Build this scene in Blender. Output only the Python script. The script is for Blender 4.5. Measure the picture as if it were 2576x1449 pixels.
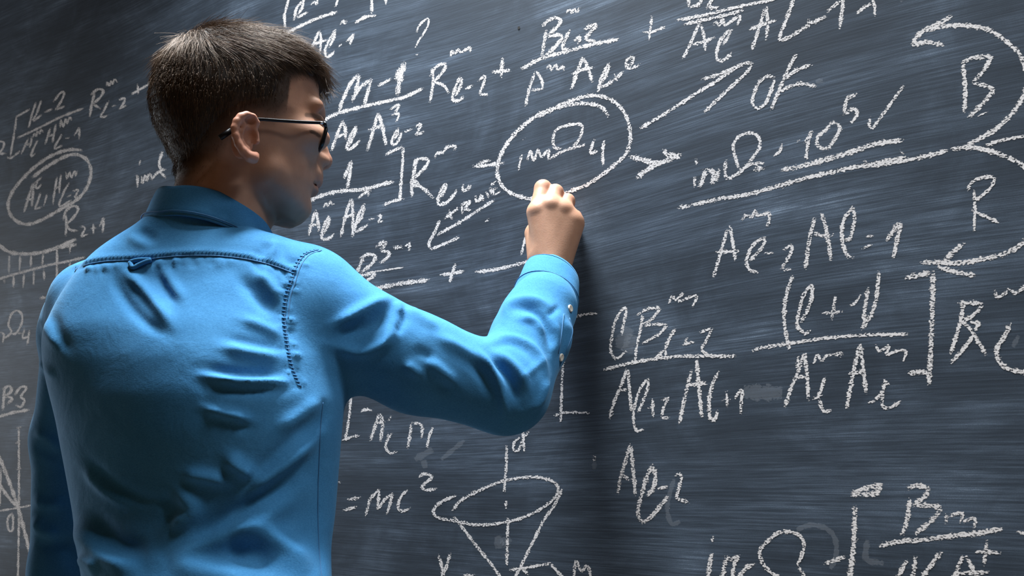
import bpy, math, random
import numpy as np
from mathutils import Vector, Matrix
from mathutils.bvhtree import BVHTree

for o in list(bpy.data.objects):
    bpy.data.objects.remove(o)
random.seed(4); rng = np.random.default_rng(4)
S = bpy.context.scene
COL = S.collection

# ------------------------------------------------------------------ camera
# photograph taken as 2576 x 1449; F is its focal length in those pixels.
IW, IH, F = 2576.0, 1449.0, 2074.0
TH = math.radians(11.6)          # camera looks up by this much
HA = math.radians(32.0)          # camera heading, turned left of the board normal
CAMD, CAMZ = 1.118, 1.28         # distance from the board, height above the floor
CAM = np.array([0.0, -CAMD, CAMZ])
RV = np.array([math.cos(HA), math.sin(HA), 0.0])
FV = np.array([-math.sin(HA), math.cos(HA), 0.0])
ZV = np.array([0.0, 0.0, 1.0])
ct, st = math.cos(TH), math.sin(TH)

cd = bpy.data.cameras.new('camera'); cam = bpy.data.objects.new('camera', cd); COL.objects.link(cam)
cd.sensor_width = 36.0; cd.lens = 36.0 * F / IW; cd.clip_start = 0.02
fwd = FV * ct + ZV * st; up = -FV * st + ZV * ct
m = Matrix.Identity(4)
for i in range(3):
    m[i][0] = RV[i]; m[i][1] = up[i]; m[i][2] = -fwd[i]; m[i][3] = CAM[i]
cam.matrix_world = m
cd.dof.use_dof = True; cd.dof.focus_distance = 1.12; cd.dof.aperture_fstop = 10.0
S.camera = cam

# ------------------------------------------------------------------ light
S.view_settings.view_transform = 'Standard'; S.view_settings.look = 'None'
S.view_settings.gamma = 1.0; S.view_settings.use_curve_mapping = False
S.view_settings.exposure = 0.0
W = bpy.data.worlds.new('room_light'); S.world = W; W.use_nodes = True
W.node_tree.nodes['Background'].inputs[0].default_value = (1.0, 0.62, 0.30, 1)
W.node_tree.nodes['Background'].inputs[1].default_value = 0.062

def area(name, hpos, htgt, sx, sy, power, color, spread=180):
    """area lamp given in heading coordinates (right, forward, up from the camera)"""
    l = bpy.data.lights.new(name, 'AREA'); l.shape = 'RECTANGLE'; l.size = sx; l.size_y = sy
    l.energy = power; l.color = color; l.spread = math.radians(spread)
    o = bpy.data.objects.new(name, l); COL.objects.link(o)
    p = CAM + hpos[0] * RV + hpos[1] * FV + hpos[2] * ZV
    t = CAM + htgt[0] * RV + htgt[1] * FV + htgt[2] * ZV
    o.location = p
    o.rotation_euler = Vector(t - p).to_track_quat('-Z', 'Y').to_euler()
    return o
# two ceiling lamps of one kind, 3.4 m above the floor and facing straight down, and a window in the left wall
area('ceiling_lamp_offscreen', (-0.32, 1.06, 2.12), (-0.32, 1.06, 0.0), 0.62, 0.62, 52.0, (0.93, 0.97, 1.0), 90)
area('ceiling_lamp_right_offscreen', (1.05, 0.05, 2.12), (1.05, 0.05, 0.0), 0.62, 0.62, 34.0, (0.93, 0.97, 1.0), 90)
def world2H(p): q = np.array(p) - CAM; return (q @ RV, q @ FV, q[2])
area('window_left_offscreen', world2H((-4.40, -0.75, 1.55)), world2H((-2.5, -0.75, 1.55)), 1.0, 1.6, 50.0, (0.90, 0.95, 1.0))

# ------------------------------------------------------------------ frames
def ray(px, py):
    u = (px - IW / 2) / F; v = -(py - IH / 2) / F
    return np.array([u, ct - v * st, st + v * ct])
def Hp(px, py, D):
    """pixel at horizontal distance D -> heading coordinates"""
    q = ray(px, py); return q * (D / q[1])
def H2W(P):
    P = np.asarray(P, float)
    return CAM + P[..., 0:1] * RV + P[..., 1:2] * FV + P[..., 2:3] * ZV
def H2px(P):
    P = np.asarray(P, float)
    yc = P[..., 2] * ct - P[..., 1] * st; zc = P[..., 1] * ct + P[..., 2] * st
    return IW / 2 + F * P[..., 0] / zc, IH / 2 - F * yc / zc
def board(px, py, off=0.0):
    q = ray(px, py); w = q[0] * RV + q[1] * FV + q[2] * ZV
    t = (-off - CAM[1]) / w[1]
    return CAM + w * t

# ------------------------------------------------------------------ materials
def mat(name):
    m = bpy.data.materials.new(name); m.use_nodes = True
    nt = m.node_tree; b = nt.nodes['Principled BSDF']
    return m, nt, b
def N(nt, t, **kw):
    n = nt.nodes.new(t)
    for k, v in kw.items():
        if k.startswith('_'): setattr(n, k[1:], v)
        else: n.inputs[k].default_value = v
    return n
def L(nt, a, b): nt.links.new(a, b)
def ramp(nt, src, stops):
    r = nt.nodes.new('ShaderNodeValToRGB'); L(nt, src, r.inputs[0])
    e = r.color_ramp.elements
    while len(e) < len(stops): e.new(0.5)
    for i, (p, c) in enumerate(stops):
        e[i].position = p; e[i].color = (*c, 1) if len(c) == 3 else c
    return r.outputs[0]
def math_(nt, op, a, b=None):
    n = nt.nodes.new('ShaderNodeMath'); n.operation = op
    for i, s in enumerate((a, b)):
        if s is None: continue
        if isinstance(s, (int, float)): n.inputs[i].default_value = s
        else: L(nt, s, n.inputs[i])
    return n.outputs[0]
def plain(name, col, rough=0.6, metal=0.0, spec=0.5):
    m, nt, b = mat(name)
    tc = N(nt, 'ShaderNodeTexCoord'); n = N(nt, 'ShaderNodeTexNoise', Scale=60.0, Detail=3.0); L(nt, tc.outputs['Object'], n.inputs['Vector'])
    c = ramp(nt, n.outputs['Fac'], [(0.3, tuple(x * 0.88 for x in col)), (0.7, tuple(min(1, x * 1.1) for x in col))])
    L(nt, c, b.inputs['Base Color'])
    b.inputs['Roughness'].default_value = rough; b.inputs['Metallic'].default_value = metal
    b.inputs['Specular IOR Level'].default_value = spec
    return m

def board_material():
    m, nt, b = mat('slate_with_chalk_dust')
    tc = N(nt, 'ShaderNodeTexCoord')
    # gently bowed wiping strokes: warp the height by a slow noise, then stretch along the board
    warp = N(nt, 'ShaderNodeTexNoise', Scale=0.9, Detail=0.0); L(nt, tc.outputs['Object'], warp.inputs['Vector'])
    sep = N(nt, 'ShaderNodeSeparateXYZ'); L(nt, tc.outputs['Object'], sep.inputs[0])
    wz = math_(nt, 'ADD', sep.outputs['Z'], math_(nt, 'MULTIPLY', math_(nt, 'SUBTRACT', warp.outputs['Fac'], 0.5), 0.16))
    def streak(sx, sz, det, rough=0.6):
        cx = N(nt, 'ShaderNodeCombineXYZ')
        L(nt, math_(nt, 'MULTIPLY', sep.outputs['X'], sx), cx.inputs['X']); L(nt, math_(nt, 'MULTIPLY', wz, sz), cx.inputs['Z'])
        n = N(nt, 'ShaderNodeTexNoise', Scale=1.0, Detail=det, Roughness=rough); L(nt, cx.outputs[0], n.inputs['Vector'])
        return n.outputs['Fac']
    fine = streak(9.0, 420.0, 4.0, 0.7)
    mid = streak(3.0, 60.0, 4.0)
    wide = streak(1.6, 9.0, 5.0, 0.62)
    cloud = N(nt, 'ShaderNodeTexNoise', Scale=4.5, Detail=6.0, Roughness=0.65, Distortion=0.7); L(nt, tc.outputs['Object'], cloud.inputs['Vector'])
    grain = N(nt, 'ShaderNodeTexNoise', Scale=700.0, Detail=2.0); L(nt, tc.outputs['Object'], grain.inputs['Vector'])
    def sm(s, lo, hi):
        r = nt.nodes.new('ShaderNodeMapRange'); r.interpolation_type = 'SMOOTHSTEP'
        L(nt, s, r.inputs['Value']); r.inputs['From Min'].default_value = lo; r.inputs['From Max'].default_value = hi
        return r.outputs[0]
    d1 = sm(wide, 0.38, 0.72); d2 = sm(cloud.outputs['Fac'], 0.42, 0.75); d3 = sm(mid, 0.40, 0.72); d4 = sm(fine, 0.35, 0.70)
    base = math_(nt, 'ADD', math_(nt, 'MULTIPLY', d1, 0.45), math_(nt, 'MULTIPLY', d2, 0.38))
    st_ = math_(nt, 'ADD', math_(nt, 'MULTIPLY', d3, 0.32), math_(nt, 'MULTIPLY', d4, 0.68))
    dust = math_(nt, 'MULTIPLY', math_(nt, 'ADD', base, 0.18), math_(nt, 'ADD', st_, 0.30))
    dust = math_(nt, 'MULTIPLY', dust, math_(nt, 'ADD', math_(nt, 'MULTIPLY', grain.outputs['Fac'], 0.8), 0.6))
    c = ramp(nt, dust, [(0.0, (0.019, 0.027, 0.038)), (0.25, (0.043, 0.060, 0.084)), (0.55, (0.082, 0.113, 0.157)), (1.0, (0.22, 0.29, 0.38))])
    L(nt, c, b.inputs['Base Color'])
    b.inputs['Roughness'].default_value = 0.72; b.inputs['Specular IOR Level'].default_value = 0.18
    bp = N(nt, 'ShaderNodeBump', Strength=0.15, Distance=0.001); L(nt, fine, bp.inputs['Height']); L(nt, bp.outputs[0], b.inputs['Normal'])
    return m

def chalk_material(name, gain, bias, col):
    m, nt, b = mat(name)
    tc = N(nt, 'ShaderNodeTexCoord')
    mp = N(nt, 'ShaderNodeMapping'); mp.inputs['Rotation'].default_value = (0, math.radians(35), 0); mp.inputs['Scale'].default_value = (1.0, 1.0, 1.7)
    L(nt, tc.outputs['Object'], mp.inputs['Vector'])
    n1 = N(nt, 'ShaderNodeTexNoise', Scale=300.0, Detail=2.0, Roughness=0.55); L(nt, mp.outputs[0], n1.inputs['Vector'])
    n2 = N(nt, 'ShaderNodeTexNoise', Scale=40.0, Detail=2.0); L(nt, tc.outputs['Object'], n2.inputs['Vector'])
    at = N(nt, 'ShaderNodeAttribute', _attribute_name='core')
    v = math_(nt, 'ADD', math_(nt, 'MULTIPLY', n1.outputs['Fac'], 2.0), math_(nt, 'MULTIPLY', n2.outputs['Fac'], 0.5))
    v = math_(nt, 'ADD', v, math_(nt, 'MULTIPLY', at.outputs['Fac'], 0.62))
    a = math_(nt, 'MULTIPLY', math_(nt, 'SUBTRACT', v, bias), gain)
    cl = N(nt, 'ShaderNodeClamp'); L(nt, a, cl.inputs[0]); 
    if name != 'chalk': cl.inputs['Max'].default_value = 0.10
    L(nt, cl.outputs[0], b.inputs['Alpha'])
    c = ramp(nt, n1.outputs['Fac'], [(0.3, tuple(x * 0.85 for x in col)), (0.75, col)]); L(nt, c, b.inputs['Base Color'])
    b.inputs['Roughness'].default_value = 1.0; b.inputs['Specular IOR Level'].default_value = 0.0
    return m

def skin_material():
    m, nt, b = mat('skin')
    at = N(nt, 'ShaderNodeAttribute', _attribute_name='Col'); tc = N(nt, 'ShaderNodeTexCoord')
    n = N(nt, 'ShaderNodeTexNoise', Scale=45.0, Detail=5.0, Roughness=0.6); L(nt, tc.outputs['Object'], n.inputs['Vector'])
    mx = N(nt, 'ShaderNodeMixRGB', _blend_type='MULTIPLY'); mx.inputs['Fac'].default_value = 1.0
    L(nt, at.outputs['Color'], mx.inputs[1])
    L(nt, ramp(nt, n.outputs['Fac'], [(0.3, (0.90, 0.84, 0.82)), (0.7, (1.06, 1.04, 1.02))]), mx.inputs[2])
    L(nt, mx.outputs[0], b.inputs['Base Color'])
    b.inputs['Roughness'].default_value = 0.52; b.inputs['Specular IOR Level'].default_value = 0.35
    b.inputs['Subsurface Weight'].default_value = 0.12; b.inputs['Subsurface Radius'].default_value = (0.012, 0.005, 0.003); b.inputs['Subsurface Scale'].default_value = 0.5
    n3 = N(nt, 'ShaderNodeTexNoise', Scale=420.0, Detail=2.0); L(nt, tc.outputs['Object'], n3.inputs['Vector'])
    bp = N(nt, 'ShaderNodeBump', Strength=0.12, Distance=0.001); L(nt, n3.outputs['Fac'], bp.inputs['Height']); L(nt, bp.outputs[0], b.inputs['Normal'])
    return m

def denim_material(name, c0, c1, sheen=0.35):
    m, nt, b = mat(name)
    tc = N(nt, 'ShaderNodeTexCoord')
    n = N(nt, 'ShaderNodeTexNoise', Scale=9.0, Detail=8.0, Roughness=0.7); L(nt, tc.outputs['Object'], n.inputs['Vector'])
    mp = N(nt, 'ShaderNodeMapping'); mp.inputs['Scale'].default_value = (1.0, 1.0, 2.6); L(nt, tc.outputs['Object'], mp.inputs['Vector'])
    w = N(nt, 'ShaderNodeTexNoise', Scale=420.0, Detail=3.0, Roughness=0.7); L(nt, mp.outputs[0], w.inputs['Vector'])
    v = math_(nt, 'ADD', math_(nt, 'MULTIPLY', n.outputs['Fac'], 0.42), math_(nt, 'MULTIPLY', w.outputs['Fac'], 0.58))
    L(nt, ramp(nt, v, [(0.32, c0), (0.68, c1)]), b.inputs['Base Color'])
    b.inputs['Roughness'].default_value = 0.88; b.inputs['Specular IOR Level'].default_value = 0.12
    b.inputs['Sheen Weight'].default_value = sheen; b.inputs['Sheen Roughness'].default_value = 0.4
    b.inputs['Sheen Tint'].default_value = (0.5, 0.8, 1.0, 1)
    wr = N(nt, 'ShaderNodeTexNoise', Scale=26.0, Detail=4.0, Roughness=0.55, Distortion=0.4); L(nt, tc.outputs['Object'], wr.inputs['Vector'])
    b1 = N(nt, 'ShaderNodeBump', Strength=0.25, Distance=0.006); L(nt, wr.outputs['Fac'], b1.inputs['Height'])
    b2 = N(nt, 'ShaderNodeBump', Strength=0.25, Distance=0.0008); L(nt, w.outputs['Fac'], b2.inputs['Height']); L(nt, b1.outputs[0], b2.inputs['Normal'])
    L(nt, b2.outputs[0], b.inputs['Normal'])
    return m

M = {}
M['board'] = board_material()
M['chalk'] = chalk_material('chalk', 5.0, 1.60, (0.80, 0.78, 0.78))
M['smear'] = chalk_material('chalk_smear', 0.35, 1.15, (0.62, 0.68, 0.76))
M['skin'] = skin_material()
M['shirt'] = denim_material('blue_chambray', (0.028, 0.150, 0.335), (0.066, 0.255, 0.500), 0.12)
M['thread'] = plain('seam_thread', (0.034, 0.145, 0.31), 0.8)
M['jeans'] = denim_material('dark_jeans', (0.02, 0.025, 0.04), (0.05, 0.06, 0.09), 0.1)
M['button'] = plain('button_shell', (0.72, 0.68, 0.60), 0.35)
M['black'] = plain('black_acetate', (0.006, 0.006, 0.008), 0.38, 0.0, 0.3)
M['steel'] = plain('hinge_steel', (0.6, 0.6, 0.62), 0.3, 1.0)
M['wall'] = plain('wall_paint', (0.35, 0.36, 0.37), 0.9)
M['floor'] = plain('floor_boards', (0.16, 0.12, 0.085), 0.6)
M['wood'] = plain('board_frame_wood', (0.20, 0.12, 0.06), 0.5)
M['leather'] = plain('shoe_leather', (0.02, 0.015, 0.012), 0.4)
M['hole'] = plain('nail_hole', (0.004, 0.004, 0.004), 0.9)
def hair_mats():
    m, nt, b = mat('hair_mass')
    tc = N(nt, 'ShaderNodeTexCoord'); n = N(nt, 'ShaderNodeTexNoise', Scale=90.0, Detail=4.0); L(nt, tc.outputs['Object'], n.inputs['Vector'])
    L(nt, ramp(nt, n.outputs['Fac'], [(0.3, (0.010, 0.006, 0.004)), (0.7, (0.035, 0.021, 0.013))]), b.inputs['Base Color'])
    b.inputs['Roughness'].default_value = 0.6
    h, nt, b = mat('hair_fibre')
    hi_ = N(nt, 'ShaderNodeHairInfo')
    L(nt, ramp(nt, hi_.outputs['Random'], [(0.0, (0.022, 0.012, 0.006)), (0.6, (0.055, 0.030, 0.016)), (1.0, (0.14, 0.082, 0.046))]), b.inputs['Base Color'])
    b.inputs['Roughness'].default_value = 0.42; b.inputs['Specular IOR Level'].default_value = 0.42
    b.inputs['Specular Tint'].default_value = (1.0, 0.72, 0.50, 1)
    return m, h
M['hair'], M['fibre'] = hair_mats()
def glass():
    m, nt, b = mat('lens_glass')
    b.inputs['Base Color'].default_value = (0.85, 0.92, 0.9, 1); b.inputs['Transmission Weight'].default_value = 1.0
    b.inputs['Roughness'].default_value = 0.02; b.inputs['IOR'].default_value = 1.08
    n = N(nt, 'ShaderNodeTexNoise', Scale=30.0); L(nt, ramp(nt, n.outputs['Fac'], [(0.4, (0.80, 0.88, 0.86)), (0.6, (0.86, 0.93, 0.91))]), b.inputs['Base Color'])
    return m
M['glass'] = glass()

# ------------------------------------------------------------------ mesh helpers
def link(name, me, material, parent=None, smooth=True):
    o = bpy.data.objects.new(name, me); COL.objects.link(o)
    if material is not None and not me.materials: me.materials.append(material)
    if smooth and hasattr(me, 'polygons') and len(me.polygons):
        me.polygons.foreach_set('use_smooth', np.ones(len(me.polygons), dtype=bool))
    if parent: o.parent = parent; o.matrix_parent_inverse = parent.matrix_world.inverted()
    return o
def mesh(name, V, Fc):
    me = bpy.data.meshes.new(name); me.from_pydata([tuple(v) for v in V], [], [tuple(f) for f in Fc]); me.update(); return me
def fastmesh(name, V, Q):
    me = bpy.data.meshes.new(name); n, k = Q.shape
    me.vertices.add(len(V)); me.vertices.foreach_set('co', np.asarray(V, np.float32).ravel())
    me.loops.add(n * k); me.loops.foreach_set('vertex_index', Q.astype(np.int32).ravel())
    me.polygons.add(n); me.polygons.foreach_set('loop_start', np.arange(0, n * k, k, dtype=np.int32))
    me.update(calc_edges=True); me.validate(); return me
def empty(name, loc):
    o = bpy.data.objects.new(name, None); o.location = loc; COL.objects.link(o); o.empty_display_size = 0.1
    bpy.context.view_layer.update(); return o
def tag(o, label=None, cat=None, kind=None, group=None):
    if label: o['label'] = label
    if cat: o['category'] = cat
    if kind: o['kind'] = kind
    if group: o['group'] = group
    return o
def boxmesh(name, lo, hi, bev=0.0):
    (a, b, c), (d, e, f) = lo, hi
    V = [(a, b, c), (d, b, c), (d, e, c), (a, e, c), (a, b, f), (d, b, f), (d, e, f), (a, e, f)]
    Q = [(0, 3, 2, 1), (4, 5, 6, 7), (0, 1, 5, 4), (1, 2, 6, 5), (2, 3, 7, 6), (3, 0, 4, 7)]
    return mesh(name, V, Q)
def tube_arrays(P, R, n=8, squash=None):
    P = np.asarray(P, float); R = np.broadcast_to(np.asarray(R, float), (len(P),))
    T = np.gradient(P, axis=0); T /= np.linalg.norm(T, axis=1)[:, None] + 1e-12
    ref = np.array([0.3, 0.2, 0.93]); V = []; Q = []
    for i in range(len(P)):
        a = np.cross(T[i], ref); a /= np.linalg.norm(a) + 1e-9; b = np.cross(T[i], a)
        for k in range(n):
            t = 2 * math.pi * k / n
            V.append(P[i] + R[i] * (math.cos(t) * a * (squash or 1) + math.sin(t) * b))
    for i in range(len(P) - 1):
        for k in range(n):
            k2 = (k + 1) % n; Q.append((i * n + k, i * n + k2, (i + 1) * n + k2, (i + 1) * n + k))
    c0 = len(V); V += [P[0], P[-1]]; e = (len(P) - 1) * n
    for k in range(n):
        Q.append((c0, (k + 1) % n, k)); Q.append((c0 + 1, e + k, e + (k + 1) % n))
    return V, Q
def tube(name, P, R, material, parent, n=8, squash=None):
    V, Q = tube_arrays(P, R, n, squash); return link(name, mesh(name, V, Q), material, parent)
def crspline(P, step):
    """Catmull-Rom through the points, resampled by arc length"""
    P = np.asarray(P, float)
    if len(P) == 2: D = P
    else:
        E = np.vstack([2 * P[0] - P[1], P, 2 * P[-1] - P[-2]]); out = []
        for i in range(1, len(E) - 2):
            t = np.linspace(0, 1, 10, endpoint=False)[:, None]
            p0, p1, p2, p3 = E[i - 1], E[i], E[i + 1], E[i + 2]
            out.append(0.5 * (2 * p1 + (p2 - p0) * t + (2 * p0 - 5 * p1 + 4 * p2 - p3) * t ** 2 + (3 * p1 - p0 - 3 * p2 + p3) * t ** 3))
        D = np.vstack(out + [P[-1:]])
    s = np.r_[0, np.cumsum(np.linalg.norm(np.diff(D, axis=0), axis=1))]
    n = max(2, int(s[-1] / step) + 1); u = np.linspace(0, s[-1], n)
    return np.stack([np.interp(u, s, D[:, k]) for k in range(D.shape[1])], 1)

# ------------------------------------------------------------------ implicit surfaces
def rc(P, a, b, ra, rb):
    a = np.asarray(a); ab = np.asarray(b) - a; t = np.clip(((P - a) @ ab) / max(ab @ ab, 1e-9), 0, 1)
    return np.linalg.norm(P - a - t[:, None] * ab, axis=1) - (ra + (rb - ra) * t)
def chain(P, pts, rad, k=0.0):
    d = None
    for i in range(len(pts) - 1):
        e = rc(P, pts[i], pts[i + 1], rad[i], rad[i + 1]); d = e if d is None else (np.minimum(d, e) if k == 0 else smin(d, e, k))
    return d
def ell(P, c, r, A=None):
    q = P - np.asarray(c)
    if A is not None: q = q @ np.asarray(A).T
    r = np.asarray(r); k0 = np.linalg.norm(q / r, axis=1); k1 = np.linalg.norm(q / (r * r), axis=1)
    return k0 * (k0 - 1) / np.maximum(k1, 1e-6)
def smin(a, b, k):
    h = np.maximum(k - np.abs(a - b), 0) / k; return np.minimum(a, b) - h * h * k * 0.25
def smax(a, b, k): return -smin(-a, -b, k)
def surfnet(f, lo, hi, h):
    B = 6; lo = np.asarray(lo, float); nb = np.ceil((np.asarray(hi) - lo) / (h * B)).astype(int) + 1
    gi = np.stack(np.meshgrid(*[np.arange(n) for n in nb], indexing='ij'), -1).reshape(-1, 3)
    C = lo + (gi * B + (B - 1) / 2) * h
    fc = f(C); act = np.abs(fc) < B * h * 1.7
    G = np.repeat(np.repeat(np.repeat(fc.reshape(nb), B, 0), B, 1), B, 2).astype(np.float32)
    off = np.stack(np.meshgrid(*[np.arange(B)] * 3, indexing='ij'), -1).reshape(-1, 3)
    I = (gi[act][:, None, :] * B + off[None]).reshape(-1, 3)
    for s in range(0, len(I), 400000):
        J = I[s:s + 400000]; G[J[:, 0], J[:, 1], J[:, 2]] = f(lo + J * h)
    s = G < 0; n = np.array(G.shape) - 1
    cnt = np.zeros(n, np.int8)
    for dx in (0, 1):
        for dy in (0, 1):
            for dz in (0, 1): cnt += s[dx:dx + n[0], dy:dy + n[1], dz:dz + n[2]]
    cells = np.argwhere((cnt > 0) & (cnt < 8)); idx = -np.ones(n, np.int64); idx[tuple(cells.T)] = np.arange(len(cells))
    acc = np.zeros((len(cells), 3)); num = np.zeros(len(cells))
    cor = [(x, y, z) for x in (0, 1) for y in (0, 1) for z in (0, 1)]
    for a in cor:
        for ax in range(3):
            if a[ax]: continue
            b = list(a); b[ax] = 1
            fa = G[tuple((cells + a).T)]; fb = G[tuple((cells + b).T)]; x = (fa < 0) != (fb < 0)
            t = np.where(x, fa / np.where(fa == fb, 1, fa - fb), 0)
            p = np.tile(np.array(a, float), (len(cells), 1)); p[:, ax] = t
            acc[x] += p[x]; num[x] += 1
    V = lo + (cells + acc / num[:, None]) * h
    Q = []
    for ax in range(3):
        sl = [slice(1, None)] * 3; sl[ax] = slice(None)
        a = [slice(0, -1) if i == ax else slice(1, -1) for i in range(3)]; b = [slice(1, None) if i == ax else slice(1, -1) for i in range(3)]
        sa = s[tuple(a)]; sb = s[tuple(b)]; E = np.argwhere(sa != sb); fl = sa[tuple(E.T)]
        E = E + np.array([0 if i == ax else 1 for i in range(3)])
        u, v = [(1, 2), (2, 0), (0, 1)][ax]
        def at(du, dv):
            K = E.copy(); K[:, u] -= du; K[:, v] -= dv; return idx[tuple(K.T)]
        q = np.stack([at(1, 1), at(0, 1), at(0, 0), at(1, 0)], 1); q[~fl] = q[~fl][:, ::-1]; Q.append(q)
    Q = np.vstack(Q); Q = Q[(Q >= 0).all(1)]
    return V, Q
def smooth(V, Q, it, lam=0.5):
    a = Q.ravel(); b = np.roll(Q, -1, 1).ravel()
    for _ in range(it):
        s = np.zeros_like(V); c = np.bincount(a, minlength=len(V)) + np.bincount(b, minlength=len(V))
        for k in range(3): s[:, k] = np.bincount(a, V[b, k], len(V)) + np.bincount(b, V[a, k], len(V))
        V = V + lam * (s / np.maximum(c, 1)[:, None] - V)
    return V
def normals(V, Q):
    n = np.cross(V[Q[:, 2]] - V[Q[:, 0]], V[Q[:, 3]] - V[Q[:, 1]]); o = np.zeros_like(V)
    for k in range(4):
        for c in range(3): o[:, c] += np.bincount(Q[:, k], n[:, c], len(V))
    return o / (np.linalg.norm(o, axis=1)[:, None] + 1e-12)
def setcol(me, C):
    a = me.color_attributes.new('Col', 'FLOAT_COLOR', 'POINT')
    a.data.foreach_set('color', np.c_[C, np.ones(len(C))].astype(np.float32).ravel())
def sstep(x, a, b):
    t = np.clip((x - a) / (b - a), 0, 1); return t * t * (3 - 2 * t)

# ------------------------------------------------------------------ the setting
BX0, BX1, BZ0, BZ1 = -3.2, 1.7, 0.75, 2.75
o = link('floor', boxmesh('floor', (-4.5, -4.5, -0.05), (4.0, 0.3, 0.0)), M['floor'], smooth=False); tag(o, kind='structure')
for nm_, xa, xb_ in (('wall_left', -4.6, -4.5), ('wall_right', 4.0, 4.1)):
    o = link(nm_, boxmesh(nm_, (xa, -4.5, 0.0), (xb_, 0.3, 3.6)), M['wall'], smooth=False); tag(o, kind='structure')
o = link('wall_back', boxmesh('wall_back', (-4.5, 0.03, 0.0), (4.0, 0.3, 3.6)), M['wall'], smooth=False); tag(o, kind='structure')
chalkboard = empty('chalkboard', ((BX0 + BX1) / 2, 0.015, BZ0))
tag(chalkboard, 'large dark slate chalkboard covered in white chalk formulas and wiping streaks', 'chalkboard')
link('writing_surface', boxmesh('writing_surface', (BX0, 0.0, BZ0), (BX1, 0.03, BZ1)), M['board'], chalkboard, False)
for lo, hi in (((BX0 - .06, -.015, BZ1), (BX1 + .06, .03, BZ1 + .06)), ((BX0 - .06, -.015, BZ0 - .06), (BX1 + .06, .03, BZ0)),
               ((BX0 - .06, -.015, BZ0), (BX0, .03, BZ1)), ((BX1, -.015, BZ0), (BX1 + .06, .03, BZ1))):
    link('frame_rail', boxmesh('frame_rail', lo, hi), M['wood'], chalkboard, False)

# ------------------------------------------------------------------ chalk writing
# one line per chalk mark: name | stroke width in photo pixels | strokes "x,y x,y ..." separated by ;
# coordinates are read from enlarged crops: (x0, y0, enlargement) heads each block
CHALK = []
CHALK.append((0, 0, 3.02, """
chalk_digit|6|-40,1085 0,1075 30,1085 20,1130 -5,1165 45,1165
chalk_bracket|6|225,830 125,888;125,888 110,1000 78,1190;55,1195 85,1200 150,1150
chalk_letter|6|275,775 240,880 218,970;312,765 280,860 250,918 290,893 312,872
chalk_dash|6|340,852 395,828
chalk_digit|6|405,775 455,710 488,700 470,760 420,835;420,835 495,805
fraction_bar|6|130,1050 300,970 460,890 635,822
chalk_letter|6|215,1050 190,1110 160,1170;240,1040 235,1090 225,1120;195,1105 235,1085
chalk_superscript|5|250,1045 262,1010 275,1040 285,995 300,1020 310,985 330,1005
chalk_letter|6|285,1065 250,1140 235,1190 270,1165
chalk_letter|6|385,970 360,1040 345,1095;425,945 412,1010 400,1080;365,1040 415,1015
chalk_superscript|5|455,970 465,910 480,965 500,900 510,940 530,890 545,915
chalk_letter|6|470,1020 430,1090 415,1130 470,1105
chalk_dash|5|500,1052 530,1043
chalk_digit|6|565,1030 605,965;605,965 600,1055
chalk_letter|7|720,700 700,780 682,885;690,720 740,680 785,690 760,740 705,790;705,790 765,825
chalk_superscript|5|808,650 815,620 830,655 845,610 855,645 870,600 890,625
chalk_letter|6|825,765 790,840 765,885 800,885 820,870
chalk_dash|5|850,808 880,800
chalk_digit|6|905,760 950,745 935,790 905,828;905,828 960,800
plus_sign|6|1000,715 1140,635;1045,640 1050,715
chalk_bracket|6|1300,390 1205,430;1205,415 1195,530 1170,650
chalk_letter|7|1065,1222 1060,1250;1035,1330 1045,1345 1045,1420
chalk_letter|6|1075,1340 1080,1395 1105,1330 1115,1380 1135,1320 1160,1365
omega_sign|7|1235,1150 1210,1230 1220,1280 1255,1285;1210,1300 1260,1350;1150,1365 1200,1310 1255,1285
"""))
CHALK.append((0, 360, 3.6217, """
chalk_oval|9|745,65 640,60 500,100 350,190 200,330 110,450 75,550 90,640 150,710 250,740 380,700 540,610 680,530 770,440 820,330 825,230 790,150 700,105 600,120 450,200 290,315
chalk_superscript|6|315,365 380,310;350,330 325,395 345,410 380,370
chalk_letter|7|300,370 265,480 220,630;305,365 300,460 290,580;240,510 310,515
chalk_letter|6|370,450 345,530 320,600 375,580
chalk_stroke|5|430,460 400,570
chalk_letter|6|520,310 500,420 480,560;555,290 545,370 540,455;500,420 555,385
chalk_superscript|5|600,265 610,325 635,260 650,315 680,250 690,300 705,245
chalk_letter|6|630,360 580,450 540,575 650,520
chalk_subscript|5|615,490 650,470;665,440 715,420 700,460 680,500 740,475
chalk_letter|7|600,640 605,740 598,850;575,700 600,620 660,575 710,590 690,650 610,740;610,745 640,790 710,800
chalk_digit|6|735,760 775,770 760,810 735,855;735,855 800,830
plus_sign|6|825,780 875,770;850,735 850,825
chalk_digit|7|905,760 945,680;945,680 935,820
hatched_line|10|-60,880 0,935 80,990 200,1010 350,1000 500,960 690,875;530,950 690,925
hatch_tick|6|85,1020 80,1190
hatch_tick|6|185,1010 178,1175
hatch_tick|6|285,1015 280,1130
hatch_tick|6|395,1000 385,1115
hatch_tick|6|520,950 518,1180 510,1230
hatch_tick|6|640,920 635,1010
hatched_line|7|-60,1250 0,1235 150,1190 300,1150 450,1110 600,1080 770,1040
hatch_tick|6|40,1240 42,1280
hatch_tick|6|125,1200 122,1320
hatch_tick|6|220,1190 210,1315
hatch_tick|6|310,1160 305,1290
hatch_tick|6|400,1150 405,1250
hatch_tick|6|640,1080 635,1145
chalk_dash|7|365,1415 425,1400
smear|26|-20,1080 20,1190;50,1040 60,1180;120,1050 125,1160;230,1040 240,1150
"""))
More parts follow.
